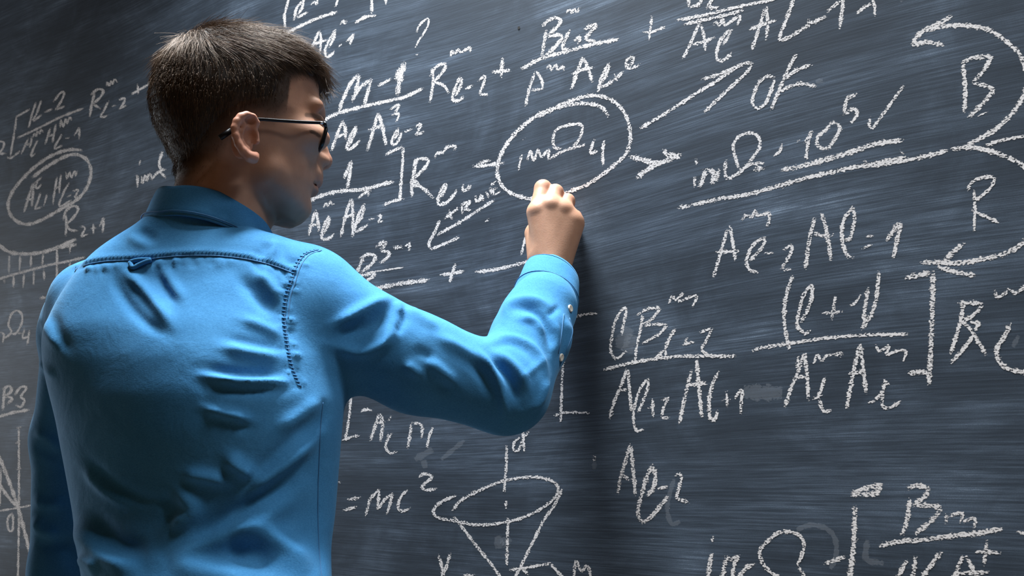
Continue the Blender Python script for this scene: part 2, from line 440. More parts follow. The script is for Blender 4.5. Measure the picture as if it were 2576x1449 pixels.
CHALK.append((0, 760, 2.105, """
chalk_letter|6|0,160 20,170 15,215
omega_sign|6|20,195 60,160 45,120 60,65 90,45 115,65 115,110 85,165 50,165;85,165 115,165
chalk_digit|6|130,140 120,190 155,180;155,150 145,230
chalk_letter|8|25,450 15,570;15,460 50,445 60,470 25,500;30,500 65,510 40,540
chalk_digit|7|80,490 110,450 140,455 110,500 130,520 110,555 85,545
fraction_bar|8|-40,612 0,605 70,585 155,570
axis_line|6|100,670 100,900 100,1150 95,1449 94,1520;88,668 115,660;85,747 102,740;85,887 110,880
graph_line|10|-40,740 0,830 40,930 90,1070 150,1290 180,1400
graph_line|9|-40,920 0,970 50,1040 100,1090
axis_line|5|-40,1110 0,1105 90,1090 170,1075
chalk_digit|6|65,1115 40,1150 45,1205 65,1210 70,1160 65,1115
graph_line|5|5,880 0,1080
"""))
CHALK.append((680, 0, 3.45, """
chalk_bracket|7|170,-40 155,10 125,130 130,245
chalk_letter|7|290,0 230,70 205,180;300,-40 290,0 275,70 235,130;225,150 250,145 320,105
chalk_stroke|6|350,40 385,15 405,40 415,-20
chalk_bracket|6|600,-40 585,0 565,60
fraction_bar|8|80,318 250,230 420,155 575,105
chalk_letter|7|330,490 370,390 425,265;425,262 440,340 430,460;375,385 490,345
chalk_letter|7|565,255 500,370 475,440 490,495 540,465 555,440;565,255 550,330 510,410
chalk_dash|5|590,410 620,380
chalk_digit|7|665,360 725,295;725,295 690,385
chalk_superscript|7|605,212 635,180 640,205 660,180
chalk_bracket|8|882,-40 880,120;740,195 830,145 915,135
chalk_stroke|6|1000,-20 1005,35
chalk_subscript|6|165,345 180,395 260,400
question_mark|5|1270,285 1290,225 1365,160 1370,215 1330,290 1290,350 1260,410;1258,485 1282,465
chalk_superscript|7|1565,490 1580,440 1600,470 1630,425 1650,455 1690,435 1740,410 1730,455
chalk_letter|9|590,985 630,860 700,720 760,650;770,650 750,760 710,880;710,880 770,770 870,690;875,685 850,780 815,910
chalk_dash|8|940,745 1045,685
chalk_digit|13|1165,545 1120,620 1090,690;1165,545 1125,690 1100,825
fraction_bar|9|465,1045 580,985 800,925 1000,880 1170,840 1325,765
chalk_letter|8|1400,600 1415,700 1400,800 1385,885;1390,660 1440,580 1520,555 1500,620 1420,710;1420,710 1500,740 1550,805
chalk_letter|8|1650,665 1610,750 1580,860 1640,870 1675,835;1650,665 1660,720 1610,830
chalk_dash|7|1690,775 1755,740
chalk_digit|7|1800,705 1860,660 1860,700 1810,820;1810,820 1900,820
chalk_letter|8|530,1310 580,1170 625,1055;630,1050 650,1120 655,1215;570,1195 665,1150
chalk_letter|8|745,1095 690,1190 665,1290 715,1280 780,1215;745,1095 735,1150 680,1265
chalk_letter|9|840,1305 890,1150 930,990;940,985 975,1110 1005,1265;855,1130 985,1085
chalk_digit|7|1040,950 1120,905 1080,985;1055,995 1115,990 1095,1055
chalk_letter|7|1110,1110 1065,1190 1055,1250 1100,1240 1140,1150;1110,1110 1100,1170 1065,1215
chalk_dash|7|1170,1145 1225,1120
chalk_digit|7|1260,1100 1305,1075 1290,1120 1260,1175;1260,1175 1330,1145
chalk_dash|6|475,812 515,800
"""))
CHALK.append((740, 340, 3.45, """
chalk_bracket|8|790,170 870,130 940,100;945,100 940,250 925,450 915,575;770,610 850,575 950,550
chalk_digit|9|435,370 495,230;497,220 485,330 460,460
fraction_bar|10|90,590 120,575 250,520 400,485 600,470 750,430 860,405;600,490 660,480
chalk_superscript|6|555,550 600,510 660,490;655,485 640,525
chalk_superscript|5|250,635 280,590 290,620 315,575 330,605 350,595
chalk_letter|8|125,870 160,740 180,660;185,655 205,740 215,830;135,785 210,770
chalk_letter|8|300,705 255,800 240,895 300,895 345,860;300,705 305,740 260,850
chalk_letter|8|405,880 440,720 490,560;500,550 510,700 510,885;425,720 530,680
chalk_letter|8|610,595 560,690 525,830 590,810 640,775;610,595 590,700 540,770
chalk_dash|6|645,735 690,722
chalk_digit|6|720,705 755,695 735,740 725,755 770,745
chalk_letter|9|1065,205 1040,320 1020,440 1025,530;1035,270 1070,210 1160,210 1150,260 1050,370;1010,440 1080,440 1140,480 1205,545;1010,440 1050,400 1090,440
chalk_superscript|8|1220,200 1240,155 1290,150 1330,105 1400,95 1390,135
chalk_letter|9|1315,420 1265,500 1250,595 1320,585 1385,520 1410,475;1315,420 1310,470 1265,540
chalk_letter|8|1465,430 1465,480 1500,470 1525,430 1520,480
minus_sign|9|1555,270 1650,265 1820,240;1590,250 1700,215
chalk_letter|8|1300,725 1350,690 1430,630;1345,650 1370,735
chalk_letter|8|1455,600 1460,680;1450,605 1530,570 1500,610 1470,640;1470,640 1530,650
chalk_letter|8|1575,530 1580,570 1610,560 1625,520 1640,570
chalk_letter|8|1665,485 1690,540;1695,455 1720,515
chalk_letter|7|1700,440 1740,520;1700,440 1755,400;1715,480 1760,455;1740,520 1785,490
chalk_arrow|8|1735,565 1600,650 1430,760 1240,865;1265,740 1210,860 1170,940 1185,990;1185,990 1300,945 1430,885
chalk_dot|9|1665,750 1690,728
chalk_letter|9|600,1060 560,1160 530,1215;570,1070 640,1035 705,1050 670,1120 580,1190;540,1215 620,1210 690,1190 680,1230 600,1280
chalk_digit|9|710,970 770,930 800,940 750,990;750,1000 825,1020 800,1070 745,1110
chalk_dash|10|865,975 935,970
chalk_digit|7|960,970 1005,930;1005,930 995,1000
chalk_stroke|4|700,1185 960,1145
fraction_bar|11|620,1370 675,1345 800,1310 950,1285 1170,1255
plus_sign|8|1265,1210 1370,1200 1475,1180;1400,1110 1345,1290
fraction_bar|9|1575,1190 1750,1165 1900,1130 2060,1090
chalk_stroke|7|2015,850 1970,1040
"""))
CHALK.append((1160, 0, 2.683, """
plus_sign|9|210,485 330,475;280,395 270,520
fraction_bar|10|410,465 540,395 700,350 880,300 1060,265
chalk_letter|9|575,205 560,290 545,385;550,175 610,125 670,130 650,180 590,230;580,245 680,240 640,310 560,380
chalk_letter|9|735,205 700,270 685,330 730,325
chalk_digit|8|765,275 805,245 790,295
chalk_digit|9|830,200 900,160 905,180 860,230 840,265 910,280
chalk_superscript|7|710,85 735,65 745,90 765,60 780,85 800,50
chalk_letter|8|435,715 460,600 495,495;505,480 545,540 550,605;470,610 555,600
chalk_superscript|7|575,465 600,440 605,475 640,435 650,470 690,450 695,475
chalk_letter|9|745,600 780,500 820,390;825,390 860,470 885,550;750,500 835,465 895,455
chalk_letter|9|1000,425 950,520 925,615;995,425 990,480 950,560;935,585 980,575 1030,535
plus_sign|8|1025,545 1095,485;1040,500 1050,550
chalk_letter|8|1110,440 1150,430 1165,385 1120,405 1115,450 1150,460 1210,435
chalk_oval|10|995,785 960,735 900,705 780,700 650,725 530,770 430,840 340,930 275,1030 245,1130 250,1200 290,1270 360,1315 460,1340 600,1335 720,1295;520,790 600,745 720,690 840,650 950,650 1040,690 1100,760 1135,850 1140,960 1110,1040 1040,1110 950,1180 850,1245 720,1295
chalk_letter|7|385,1150 410,1040
chalk_dot|7|420,942 430,928
chalk_letter|7|445,1080 470,1020 490,1085 520,1010 540,1060 590,1010 585,1085
omega_sign|8|675,1000 635,1000 620,950 640,880 720,845 810,840 815,890 790,950 755,990;600,1070 700,1015 840,975
chalk_digit|8|900,940 870,1030 920,1020;965,945 955,1040 960,1115
chalk_arrow|13|1135,1055 1230,1080 1330,1100 1420,1070 1485,1045;1370,1010 1390,1045 1480,1045;1185,1200 1250,1150 1330,1100
"""))
CHALK.append((1580, 0, 3.019, """
plus_sign|7|110,240 170,245 280,205;180,125 160,300
fraction_bar|9|365,155 600,110 820,55 1060,5 1160,-30;430,185 560,155 760,110 870,75
chalk_letter|9|455,-40 465,55;470,55 540,30 565,-30
chalk_letter|9|660,-40 600,60;600,60 690,60
chalk_letter|9|415,445 470,340 540,175;555,185 580,290 585,385;470,340 560,320 655,285
chalk_superscript|8|645,190 670,165 690,195 720,140 735,190 800,150 850,120 830,190
chalk_letter|9|770,225 700,310 670,430 720,460 790,400;785,225 760,280 720,340
chalk_letter|9|940,380 990,230 1040,60;1050,50 1060,180 1050,300;920,225 1010,190 1120,155
chalk_letter|10|1270,-40 1200,150 1150,295 1220,285 1370,190
chalk_dash|10|1370,165 1400,170 1500,125;1372,140 1370,210
chalk_arrow|9|85,980 300,850 500,720 680,610 860,490 945,480;560,605 700,560 860,490;945,480 900,550 750,690 580,850
chalk_letter|9|1110,590 1060,580 1000,620 960,700 945,780 980,820 1040,790 1080,700 1110,610
chalk_letter|10|1275,415 1210,540 1150,680 1085,835;1395,490 1280,530 1190,600;1150,700 1220,660 1320,635 1430,655
omega_sign|9|840,1275 810,1180 800,1100 850,1030 930,1010 990,1040 1000,1110 960,1180 910,1240
chalk_letter|9|515,1200 520,1245;505,1340 505,1420
chalk_letter|13|545,1415 570,1350 590,1290;600,1290 650,1310 640,1390;650,1385 700,1280
chalk_stroke|10|745,1215 735,1290 745,1365;745,1365 830,1320 920,1250 1030,1240
chalk_dot|15|960,1285 1030,1275
chalk_dot|8|1100,1185 1150,1150 1170,1095
chalk_dot|9|1270,1085 1305,1060
chalk_digit|9|1340,1085 1400,1000;1385,1000 1365,1100 1350,1215
smear|12|1435,622 1470,610;2080,0 2081,1
"""))
CHALK.append((1700, 100, 3.293, """
chalk_digit|10|1330,690 1290,690 1250,740 1180,800 1170,860 1210,900 1270,890 1330,800 1360,730 1330,690
chalk_digit|10|1500,450 1420,490 1400,560 1390,620;1400,620 1470,570 1500,600 1490,640 1455,680
check_mark|8|1615,640 1600,700 1625,745;1625,745 1700,640 1800,500 1885,385
underline|13|875,1080 1050,1045 1250,990 1450,930 1650,865 1880,830
fraction_bar|11|130,1370 380,1315 600,1280 850,1210 1100,1140 1350,1085 1500,1050 1650,1040 1900,1000 2030,975 2150,945 2250,915;20,1390 130,1375
chalk_stroke|9|1500,1060 1700,1010 1900,970
chalk_dot|9|1860,915 1885,945
chalk_dot|9|1560,1000 1600,1030
chalk_dot|8|885,1180 890,1230
"""))
CHALK.append((2060, 0, 3.45, """
chalk_digit|10|70,100 180,10;214,-40 200,100 180,245
chalk_stroke|9|320,120 400,60 465,25;465,-20 485,70 480,135
chalk_arrow|12|1150,140 1050,200 920,260 840,330 820,390;820,390 930,365 1080,390;920,270 1050,235 1180,220 1350,230 1500,270 1640,370 1740,470 1790,600 1805,720 1765,850 1680,980 1550,1110 1400,1200 1250,1280
chalk_letter|12|1250,540 1265,700 1270,850 1260,970;1250,540 1340,500 1500,490;1500,490 1430,610 1340,710;1340,720 1430,740 1520,770;1520,770 1440,880 1300,1020
chalk_stroke|5|1380,1005 1470,970
chalk_stroke|9|1450,1260 1600,1215 1780,1180 1860,1165
"""))
CHALK.append((1680, 340, 2.875, """
chalk_arrow|13|2050,100 2200,90 2350,120 2480,170 2576,230 2650,330 2690,470 2670,620 2576,770 2450,850 2300,890 2100,925 1990,920 1830,920;2140,780 2060,850 2000,900;1960,950 2060,985 2220,1015
chalk_letter|9|2165,400 2200,340 2280,305 2360,310 2340,370 2280,430 2220,480;2215,400 2220,520 2215,690;2200,545 2280,580 2390,630
chalk_superscript|9|535,620 560,580 610,590 630,545 650,580 730,560;730,550 735,600 720,660
chalk_letter|9|330,1030 370,890 430,680;450,660 470,780 490,915;350,845 510,840
chalk_letter|9|700,740 620,790 570,900 590,970 650,990;700,740 690,800 630,870 590,910
chalk_dash|7|700,855 760,850
chalk_digit|9|840,830 890,795 890,850 820,970;820,970 900,970
chalk_letter|11|995,965 1020,780 1060,600;1110,560 1150,700 1180,900;1060,710 1130,730 1195,720
chalk_letter|10|1340,520 1270,620 1260,760 1300,870 1340,885;1340,520 1350,610 1320,740 1285,760
equals_sign|7|1430,730 1485,730;1405,820 1475,790
chalk_digit|12|1580,765 1640,680 1690,625;1690,625 1660,750 1630,885
"""))
CHALK.append((1380, 700, 3.45, """
chalk_bracket|7|200,345 235,335 310,315 420,305;130,600 125,730 115,950 105,1245;50,1195 150,1165 350,1170
chalk_digit|8|630,500 655,380 675,270 640,270 580,370 550,510 540,630 590,695 670,635
smear|26|690,450 620,590;725,510 685,625
chalk_letter|8|815,315 800,430 765,600 750,720;765,320 850,270 970,250;970,260 900,350 820,400;830,410 920,400 1030,400;1030,405 950,490 805,570
chalk_superscript|7|1045,215 1075,150 1100,190 1170,125 1130,200 1280,150 1250,250
chalk_letter|9|1100,435 1050,520 1010,620;1010,620 920,700;1010,620 1020,680
plus_sign|8|1205,510 1180,580;1150,580 1265,550
chalk_digit|8|1315,470 1420,430;1420,435 1370,540 1330,620 1410,680
fraction_bar|9|475,795 650,750 850,710 1100,680 1300,675 1635,675
chalk_letter|9|530,1220 570,1070 630,930 680,790;690,790 700,950 720,1150;610,970 690,965
chalk_letter|8|860,870 800,950 760,1060 735,1200 760,1320 820,1310;860,870 860,960 780,1160
plus_sign|8|905,1045 905,1200;865,1125 905,1110
chalk_digit|8|985,1060 1045,1035;1045,1035 1000,1120 980,1210;980,1210 1055,1210
chalk_letter|10|1135,1260 1180,1050 1240,800;1285,710 1300,900 1330,1200;1200,930 1370,910
chalk_letter|10|1480,810 1430,900 1395,1050 1400,1200 1440,1225 1470,1150
plus_sign|8|1545,980 1550,1120;1505,1060 1575,1055
chalk_digit|9|1620,1040 1670,965;1680,970 1680,1000 1665,1170
"""))
CHALK.append((1860, 640, 3.293, """
chalk_bracket|10|445,170 390,330 370,500 385,650 415,790
chalk_letter|10|600,245 530,340 490,500 480,590 540,650 590,630;600,245 600,350 560,470 510,560
plus_sign|9|795,350 765,540;690,490 850,470
chalk_dash|7|920,425 960,400 1005,335
chalk_digit|11|1065,280 1040,450 1030,560
chalk_bracket|11|1155,145 1140,330 1100,480 1010,620
fraction_bar|9|105,800 200,770 400,740 700,695 1000,670 1400,660
chalk_bracket|14|1380,195 1470,175 1590,145;1605,145 1600,400 1590,700 1570,1080;1405,985 1500,975 1580,980
chalk_letter|11|1860,380 1830,560 1750,820;1815,410 1900,400 2010,410;2010,425 1940,500 1830,570;1840,550 1930,640 2040,830;1940,670 1850,790 1740,910;1900,560 1980,570 1940,640
chalk_superscript|10|2120,300 2130,350 2180,340 2230,290 2290,320 2358,270 2420,240
chalk_letter|13|2240,570 2200,670 2130,790 2160,890 2230,950 2358,970 2440,940
chalk_letter|10|375,1270 420,1130 490,960 540,820;540,815 560,1000 570,1210;490,850 480,950;460,1020 550,1010
chalk_superscript|8|620,900 645,830 680,880 720,840 790,830 850,815 840,860
chalk_letter|10|710,1010 680,1110 650,1190;610,1200 680,1160;660,1190 690,1290 755,1295
chalk_letter|11|890,1275 920,1100 960,900 1000,740;1000,740 1020,900 1050,1150;910,985 1040,970
chalk_superscript|8|1130,750 1160,800 1240,760 1220,830 1300,800 1380,800 1360,880
chalk_letter|9|1205,1040 1190,1150 1185,1250 1240,1270 1335,1220;1075,1240 1150,1180 1190,1120;1195,1040 1240,1080
smear|10|2310,680 2270,760
smear|30|60,1140 330,1150
"""))
CHALK.append((820, 980, 3.089, """
chalk_bracket|7|195,60 190,110 175,250 150,390;125,400 180,375 260,355
chalk_dash|7|270,170 310,155 360,165
chalk_letter|9|345,395 380,290 410,195;425,190 440,280 425,395;385,260 455,250
chalk_superscript|7|485,240 505,210
chalk_letter|7|515,335 475,400 465,450 500,495 550,480;480,340 480,380
chalk_letter|8|635,460 650,370 665,265;665,260 740,275 745,380
chalk_letter|8|830,295 800,370 785,450
chalk_letter|7|1505,370 1460,420 1460,470 1500,465 1530,380;1530,285 1540,490;1580,320 1545,370
axis_line|8|1405,435 1400,600 1385,790;1400,870 1400,920;1415,1000 1410,1150 1405,1370
cone_rim|8|985,940 1050,860 1200,780 1380,710 1560,680 1700,690 1790,735 1800,800 1750,870 1630,950 1480,1010 1300,1045 1150,1050 1000,1020 870,995 835,940 900,870 1010,825
cone_side|8|990,985 1060,1070 1180,1230 1280,1350 1350,1449 1390,1500
cone_side|8|1835,770 1780,890 1690,1020 1600,1200 1510,1380 1450,1490
chalk_arrow|8|1430,1400 1520,1390 1640,1370 1750,1350;1740,1350 1830,1449 1870,1490;1520,1390 1580,1440
chalk_letter|9|875,1285 905,1400 912,1500;965,1275 935,1380 905,1440
chalk_dash|7|1065,1445 1160,1440
equals_sign|8|170,855 265,840;130,940 240,910
chalk_dot|6|90,720 120,720
chalk_letter|8|305,985 330,900 345,840;340,850 415,775;415,775 400,930;405,930 460,850 515,810;520,810 475,965
chalk_letter|8|635,775 580,840 560,920 600,945 655,920
chalk_digit|8|720,680 770,655 825,680 780,720 745,765 790,780 860,770
smear|13|700,540 820,470;760,560 770,600
smear|9|900,540 1070,400
smear|20|1340,1150 1350,1220;1395,1160 1405,1210
"""))
CHALK.append((1440, 1060, 3.724, """
chalk_letter|10|425,675 450,530 500,360 540,215;545,220 565,420 590,690;455,490 530,545
chalk_letter|11|745,410 690,540 650,680 620,800 620,890 660,950;660,950 760,870 890,705;745,410 775,500 760,620 700,695
chalk_dash|8|805,630 895,610
chalk_digit|9|965,510 1000,490 1020,540 970,720;970,720 1095,760
chalk_dot|9|205,325 205,372
smear|9|205,380 205,440
smear|9|950,550 900,720 890,850 930,960 1000,940
chalk_dot|8|900,798 910,812
chalk_letter|8|5,1490 15,1430 35,1305 80,1400 140,1350 170,1449 180,1500
"""))
CHALK.append((1740, 1160, 3.081, """
chalk_letter|12|160,715 140,800 125,930
chalk_dot|8|160,585 160,622
chalk_letter|12|265,740 235,930;360,740 330,800 315,930;265,740 300,760 370,735;490,800 420,830 350,930
omega_sign|10|820,800 850,740 870,650 840,580 750,545 660,560 580,630 530,690 540,770 600,850 690,910;825,820 860,870 880,930
smear|10|820,530 920,495 1040,520 1110,600 1120,720 1080,830
chalk_dash|12|1030,795 1100,770 1190,745
chalk_bracket|14|1265,345 1260,550 1250,700 1220,930;1240,260 1340,210 1480,185;1240,258 1420,252 1470,190
chalk_letter|13|1690,290 1670,450 1630,570;1670,210 1750,190 1840,210;1840,230 1790,290 1720,335;1720,340 1830,345 1935,355;1935,360 1880,440 1740,560
chalk_subscript|10|1975,410 1975,485;1985,430 2090,405 2085,480;2090,480 2190,440 2190,520
fraction_bar|13|1455,655 1600,625 1800,610 2000,580 2200,560 2405,525
plus_sign|11|2290,615 2265,810;2205,700 2390,710
chalk_letter|12|1670,770 1580,930;1735,745 1710,930
chalk_letter|13|1930,705 1860,800 1770,930
chalk_letter|12|2100,740 2040,880 2020,930;2130,740 2190,860 2220,930;2020,885 2150,865 2310,860
chalk_dash|9|2520,550 2640,570
smear|12|1360,620 1355,760 1480,790
"""))
def ribbon(strokes, w, k):
    V = []; Q = []; core = []
    for si, pts in enumerate(strokes):
        P = crspline(pts, 4.0); n = len(P)
        T = np.gradient(P, axis=0); T /= np.linalg.norm(T, axis=1)[:, None] + 1e-9
        nn = np.c_[-T[:, 1], T[:, 0]]
        s = np.arange(n) / max(n - 1, 1)
        wob = 1 + 0.16 * np.sin(np.arange(n) * 0.9 + random.random() * 6) + rng.normal(0, 0.06, n)
        hw = 0.68 * w * wob * (0.72 + 0.28 * np.minimum(1, np.minimum(s, 1 - s) * n / 2.5))
        ext = w * 0.25
        P[0] -= T[0] * ext; P[-1] += T[-1] * ext
        b0 = len(V)
        for i in range(n):
            for j, c in ((-1, 0.0), (-0.45, 0.92), (0.45, 0.92), (1, 0.0)):
                q = P[i] + nn[i] * hw[i] * j
                V.append(board(q[0], q[1], 0.00012 + 0.000022 * k + 0.000003 * si + 0.0000012 * i / n)); core.append(c * min(1.0, 0.45 + 0.55 * min(i, n - 1 - i) / 1.5))
        for i in range(n - 1):
            for j in range(3):
                a = b0 + i * 4 + j; Q.append((a, a + 1, a + 5, a + 4))
    return V, Q, core
cnt = 0
for x0, y0, sc, txt in CHALK:
    for line in txt.strip().splitlines():
        nm, w, st_ = line.split('|')
        strokes = [[(x0 + float(p.split(',')[0]) / sc, y0 + float(p.split(',')[1]) / sc) for p in s.split()] for s in st_.split(';')]
        cnt += 1
        V, Q, core = ribbon(strokes, float(w), cnt % 9)
        name = 'chalk_smear' if nm == 'smear' else nm
        me = mesh(name, V, Q); a = me.attributes.new('core', 'FLOAT', 'POINT'); a.data.foreach_set('value', np.array(core, np.float32))
        link(name, me, M['smear'] if nm == 'smear' else M['chalk'], chalkboard)
p = board(1305, 70, 0.0006)
V = [p + np.array([0.0025 * math.cos(t), 0, 0.003 * math.sin(t)]) for t in np.linspace(0, 2 * math.pi, 12, endpoint=False)]
link('nail_hole', mesh('nail_hole', V, [tuple(range(12))]), M['hole'], chalkboard)
# ------------------------------------------------------------------ the person
FLOORZ = -CAMZ                                     # floor in heading coordinates
foot = H2W(np.array([-0.42, 1.06, FLOORZ]))
person = empty('person', tuple(foot))
tag(person, 'man in a blue denim shirt and black glasses writing on the chalkboard, back turned', 'person')
G = math.radians(27.0)                             # the face turns this much away from a pure profile
HX = np.array([math.cos(G), math.sin(G), 0]); HY = np.array([-math.sin(G), math.cos(G), 0])
H0 = Hp(600, 330, 1.02)
def loc(px, py, Y=0.0):
    """pixel on the head's plane at sideways offset Y -> head coordinates"""
    q = ray(px, py); t = (H0 @ HY + Y) / (q @ HY); p = q * t - H0
    return np.array([p @ HX, Y, p[2]])
def hd2H(P): P = np.asarray(P, float); return H0 + P[..., 0:1] * HX + P[..., 1:2] * HY + P[..., 2:3] * ZV

# --- head: profile slices read from the photograph (row, back, front, half width)
SL = [(92, 605, 625, .006), (98, 560, 680, .030), (112, 520, 735, .046), (140, 468, 778, .059), (185, 424, 800, .070), (230, 403, 802, .0755),
      (270, 392, 802, .0775), (300, 395, 805, .077), (330, 402, 799, .0745), (370, 424, 797, .072), (405, 450, 796, .068), (430, 490, 793, .0645),
      (465, 560, 788, .060), (500, 612, 766, .054), (524, 650, 755, .045), (542, 682, 742, .032), (552, 705, 730, .014)]
zz = []; xb = []; xf = []; hw = []
for y, b, f, w in SL:
    pb, pf = loc(b, y), loc(f, y); zz.append((pb[2] + pf[2]) / 2); xb.append(pb[0]); xf.append(pf[0]); hw.append(w)
zz, xb, xf, hw = [np.array(v)[::-1] for v in (zz, xb, xf, hw)]
ZF = np.linspace(zz[0] - 0.02, zz[-1] + 0.02, 400)
def sm1(v):
    r = np.interp(ZF, zz, v); k = np.exp(-np.linspace(-2, 2, 21) ** 2); k /= k.sum()
    return np.convolve(np.pad(r, 10, 'edge'), k, 'valid')
XB, XF, HW = sm1(xb), sm1(xf), sm1(hw)
def skull(P):
    z = P[:, 2]; b, f, w = np.interp(z, ZF, XB), np.interp(z, ZF, XF), np.interp(z, ZF, HW)
    a = np.maximum((f - b) / 2, 0.004); c = (f + b) / 2; x = (P[:, 0] - c) / a
    w = w * (1 - 0.16 * np.clip(x, 0, 1) ** 2)
    k = (np.abs(x) ** 2.25 + np.abs(P[:, 1] / w) ** 2.25) ** (1 / 2.25)
    d = (k - 1) * np.minimum(a, w)
    return np.maximum(d, np.maximum(z - zz[-1], zz[0] - z))
def Lp(px, py, Y=0.0):
    p = loc(px, py); p[1] = Y; return p
EARY = -0.0775
earc = loc(612, 345, EARY)
helix = [loc(*p, EARY) for p in ((640, 326), (642, 313), (632, 303), (616, 299), (601, 304), (591, 316), (586, 332), (588, 352), (596, 372), (608, 388), (622, 400), (634, 402), (641, 394))]
antih = [loc(*p, EARY) for p in ((624, 306), (612, 318), (606, 340), (610, 362), (620, 378))]
def head_sdf(P):
    d = skull(P)
    Q = P.copy(); Q[:, 1] = np.abs(Q[:, 1])         # symmetric features
    # cheekbones, jaw, brow
    d = smin(d, ell(Q, Lp(752, 372, .046), (.030, .020, .018)), .02)
    d = smin(d, rc(Q, Lp(655, 465, .050), Lp(742, 532, .016), .014, .014), .025)
    d = smin(d, rc(Q, Lp(795, 298, .008), Lp(779, 297, .045), .0052, .0055), .022)
    d = smin(d, ell(Q, Lp(748, 530, 0), (.015, .018, .014)), .014)
    # eye sockets, eyelids
    d = smax(d, -ell(Q, Lp(806, 328, .032), (.016, .019, .0125)), .012)
    d = smin(d, ell(Q, Lp(779, 329, .032), (.012, .014, .0115)), .004)
    # nose
    d = smin(d, chain(P, [Lp(786, 320), Lp(794, 348), Lp(805, 378), Lp(813, 402)], [.0075, .0088, .0102, .0116], .004), .009)
    d = smin(d, ell(Q, Lp(799, 410, .0130), (.0130, .0085, .0090)), .006)
    d = smin(d, rc(P, Lp(795, 408), Lp(814, 407), .013, .010), .006)
    d = smax(d, -ell(Q, Lp(812, 424, .0065), (.005, .003, .005)), .003)
    # mouth
    d = smin(d, ell(P, Lp(786, 448), (.013, .022, .013)), .012)
    d = smin(d, ell(P, Lp(792, 463), (.0085, .020, .0058)), .004)
    d = smin(d, ell(P, Lp(783, 483), (.0088, .018, .0062)), .005)
    d = smax(d, -rc(Q, Lp(802, 473, 0), Lp(776, 472, .024), .0016, .0012), .002)
    # ears, both sides
    E = P.copy(); E[:, 1] = -np.abs(E[:, 1]) 
    sh = np.array([0, 0, 0.0])
    def out(p, o): return p + np.array([0, -o, 0])
    offs = [.002, .006, .010, .012, .013, .014, .014, .014, .013, .012, .010, .007, .004]
    ear = chain(E, [out(p, o) for p, o in zip(helix, offs)], [.0035, .0042, .0046, .0048, .0048, .0046, .0045, .0045, .0046, .005, .0062, .0066, .005], .003)
    plate = ell(E, out(loc(612, 345, EARY), .003), (.0150, .0052, .0300), [[1, -.25, -.12], [.25, 1, 0], [.12, 0, 1]])
    ear = smin(ear, plate, .004)
    ear = smin(ear, chain(E, [out(p, .0095) for p in antih], [.0035, .004, .0042, .004, .003], .002), .003)
    ear = smin(ear, rc(E, out(loc(641, 340, EARY), .003), out(loc(643, 358, EARY), .003), .0045, .0045), .004)
    ear = smax(ear, -ell(E, out(loc(627, 350, EARY), .010), (.0085, .0075, .0125)), .003)
    ear = smax(ear, -ell(E, out(loc(626, 314, EARY), .012), (.0065, .005, .0070)), .003)
    d = smin(d, ear, .006)
    return neck_union(P, d)
def neck_union(P, d):
    # neck and the top of the chest inside the shirt
    nk = [Lp(566, 380), Lp(570, 470), Lp(556, 560), Lp(540, 680)]
    nk = [np.array([p[0], 0.004, p[2]]) for p in nk]
    d = smin(d, chain(P, nk, [.050, .053, .057, .050], .02), .022)
    d = smin(d, rc(P, Lp(530, 400, .012), Lp(526, 520, .012), .027, .032), .025)
    return d
lo = np.array([-.15, -.115, Lp(560, 690)[2] - .02]); hi = np.array([.16, .115, zz[-1] + .02])
HV, HQ = surfnet(head_sdf, lo, hi, 0.0017)
HV = smooth(HV, HQ, 2, 0.4); HN = normals(HV, HQ)

# hair line in head coordinates (upper edge of the clipped sides) and the lower end of the fade
def line_of(pts, Y=-.07):
    L_ = np.array([loc(x, y, Y) for x, y in pts]); return L_[:, 0], L_[:, 2]
hlx, hlz = line_of([(380, 430), (430, 424), (470, 402), (500, 378), (530, 340), (560, 312), (600, 290), (650, 280), (700, 266), (723, 250), (731, 190), (765, 176), (800, 174), (840, 170)])
fdx, fdz = line_of([(400, 490), (445, 484), (500, 468), (545, 430), (570, 372), (585, 310), (650, 302), (668, 322), (690, 312), (722, 276), (734, 200), (765, 178), (840, 172)])
XTEMPLE = loc(729, 225, -.07)[0]
def hairthick(P):
    z = np.interp(P[:, 0], hlx, hlz); up_ = P[:, 2] - z
    t = .0095 * sstep(up_, -.008, .022) + .0040 * sstep(up_, .015, .055)
    side = sstep(np.abs(P[:, 1]), .025, .05) * (1 - sstep(P[:, 2], hlz[-4] + .004, hlz[-4] + .022))
    t = -.006 + t * (1 - side * (1 - sstep(XTEMPLE - P[:, 0], -.002, .024)))
    return t
# skin colour
BASE = np.array([.47, .255, .165])
C = np.tile(BASE, (len(HV), 1))
def blend(mask, col): 
    global C
    C = C * (1 - mask[:, None]) + np.asarray(col) * mask[:, None]
fz = np.interp(HV[:, 0], fdx, fdz); hz = np.interp(HV[:, 0], hlx, hlz)
fade = sstep(HV[:, 2], fz - .010, hz + .006) * (np.abs(HV[:, 1]) < .083) 
earmask = (np.abs(HV[:, 1]) > .0795) | ((np.abs(HV[:, 0] - earc[0]) < .016) & (np.abs(HV[:, 2] - earc[2]) < .030) & (np.abs(HV[:, 1]) > .075))
fade[earmask] = 0
st0 = loc(700, 500)
stub = np.clip(1 - np.linalg.norm((HV - np.array([st0[0], 0, st0[2]])) / np.array([.058, .2, .040]), axis=1) ** 2, 0, 1) * sstep(-HV[:, 2], -loc(700, 430)[2], -loc(700, 480)[2])
blend(stub * 0.42, (.235, .165, .135))
blend(earmask * 0.35, (.56, .22, .16))
nt_ = Lp(824, 402); blend(np.exp(-(np.linalg.norm(HV - nt_, axis=1) / .013) ** 2) * .35, (.55, .22, .17))
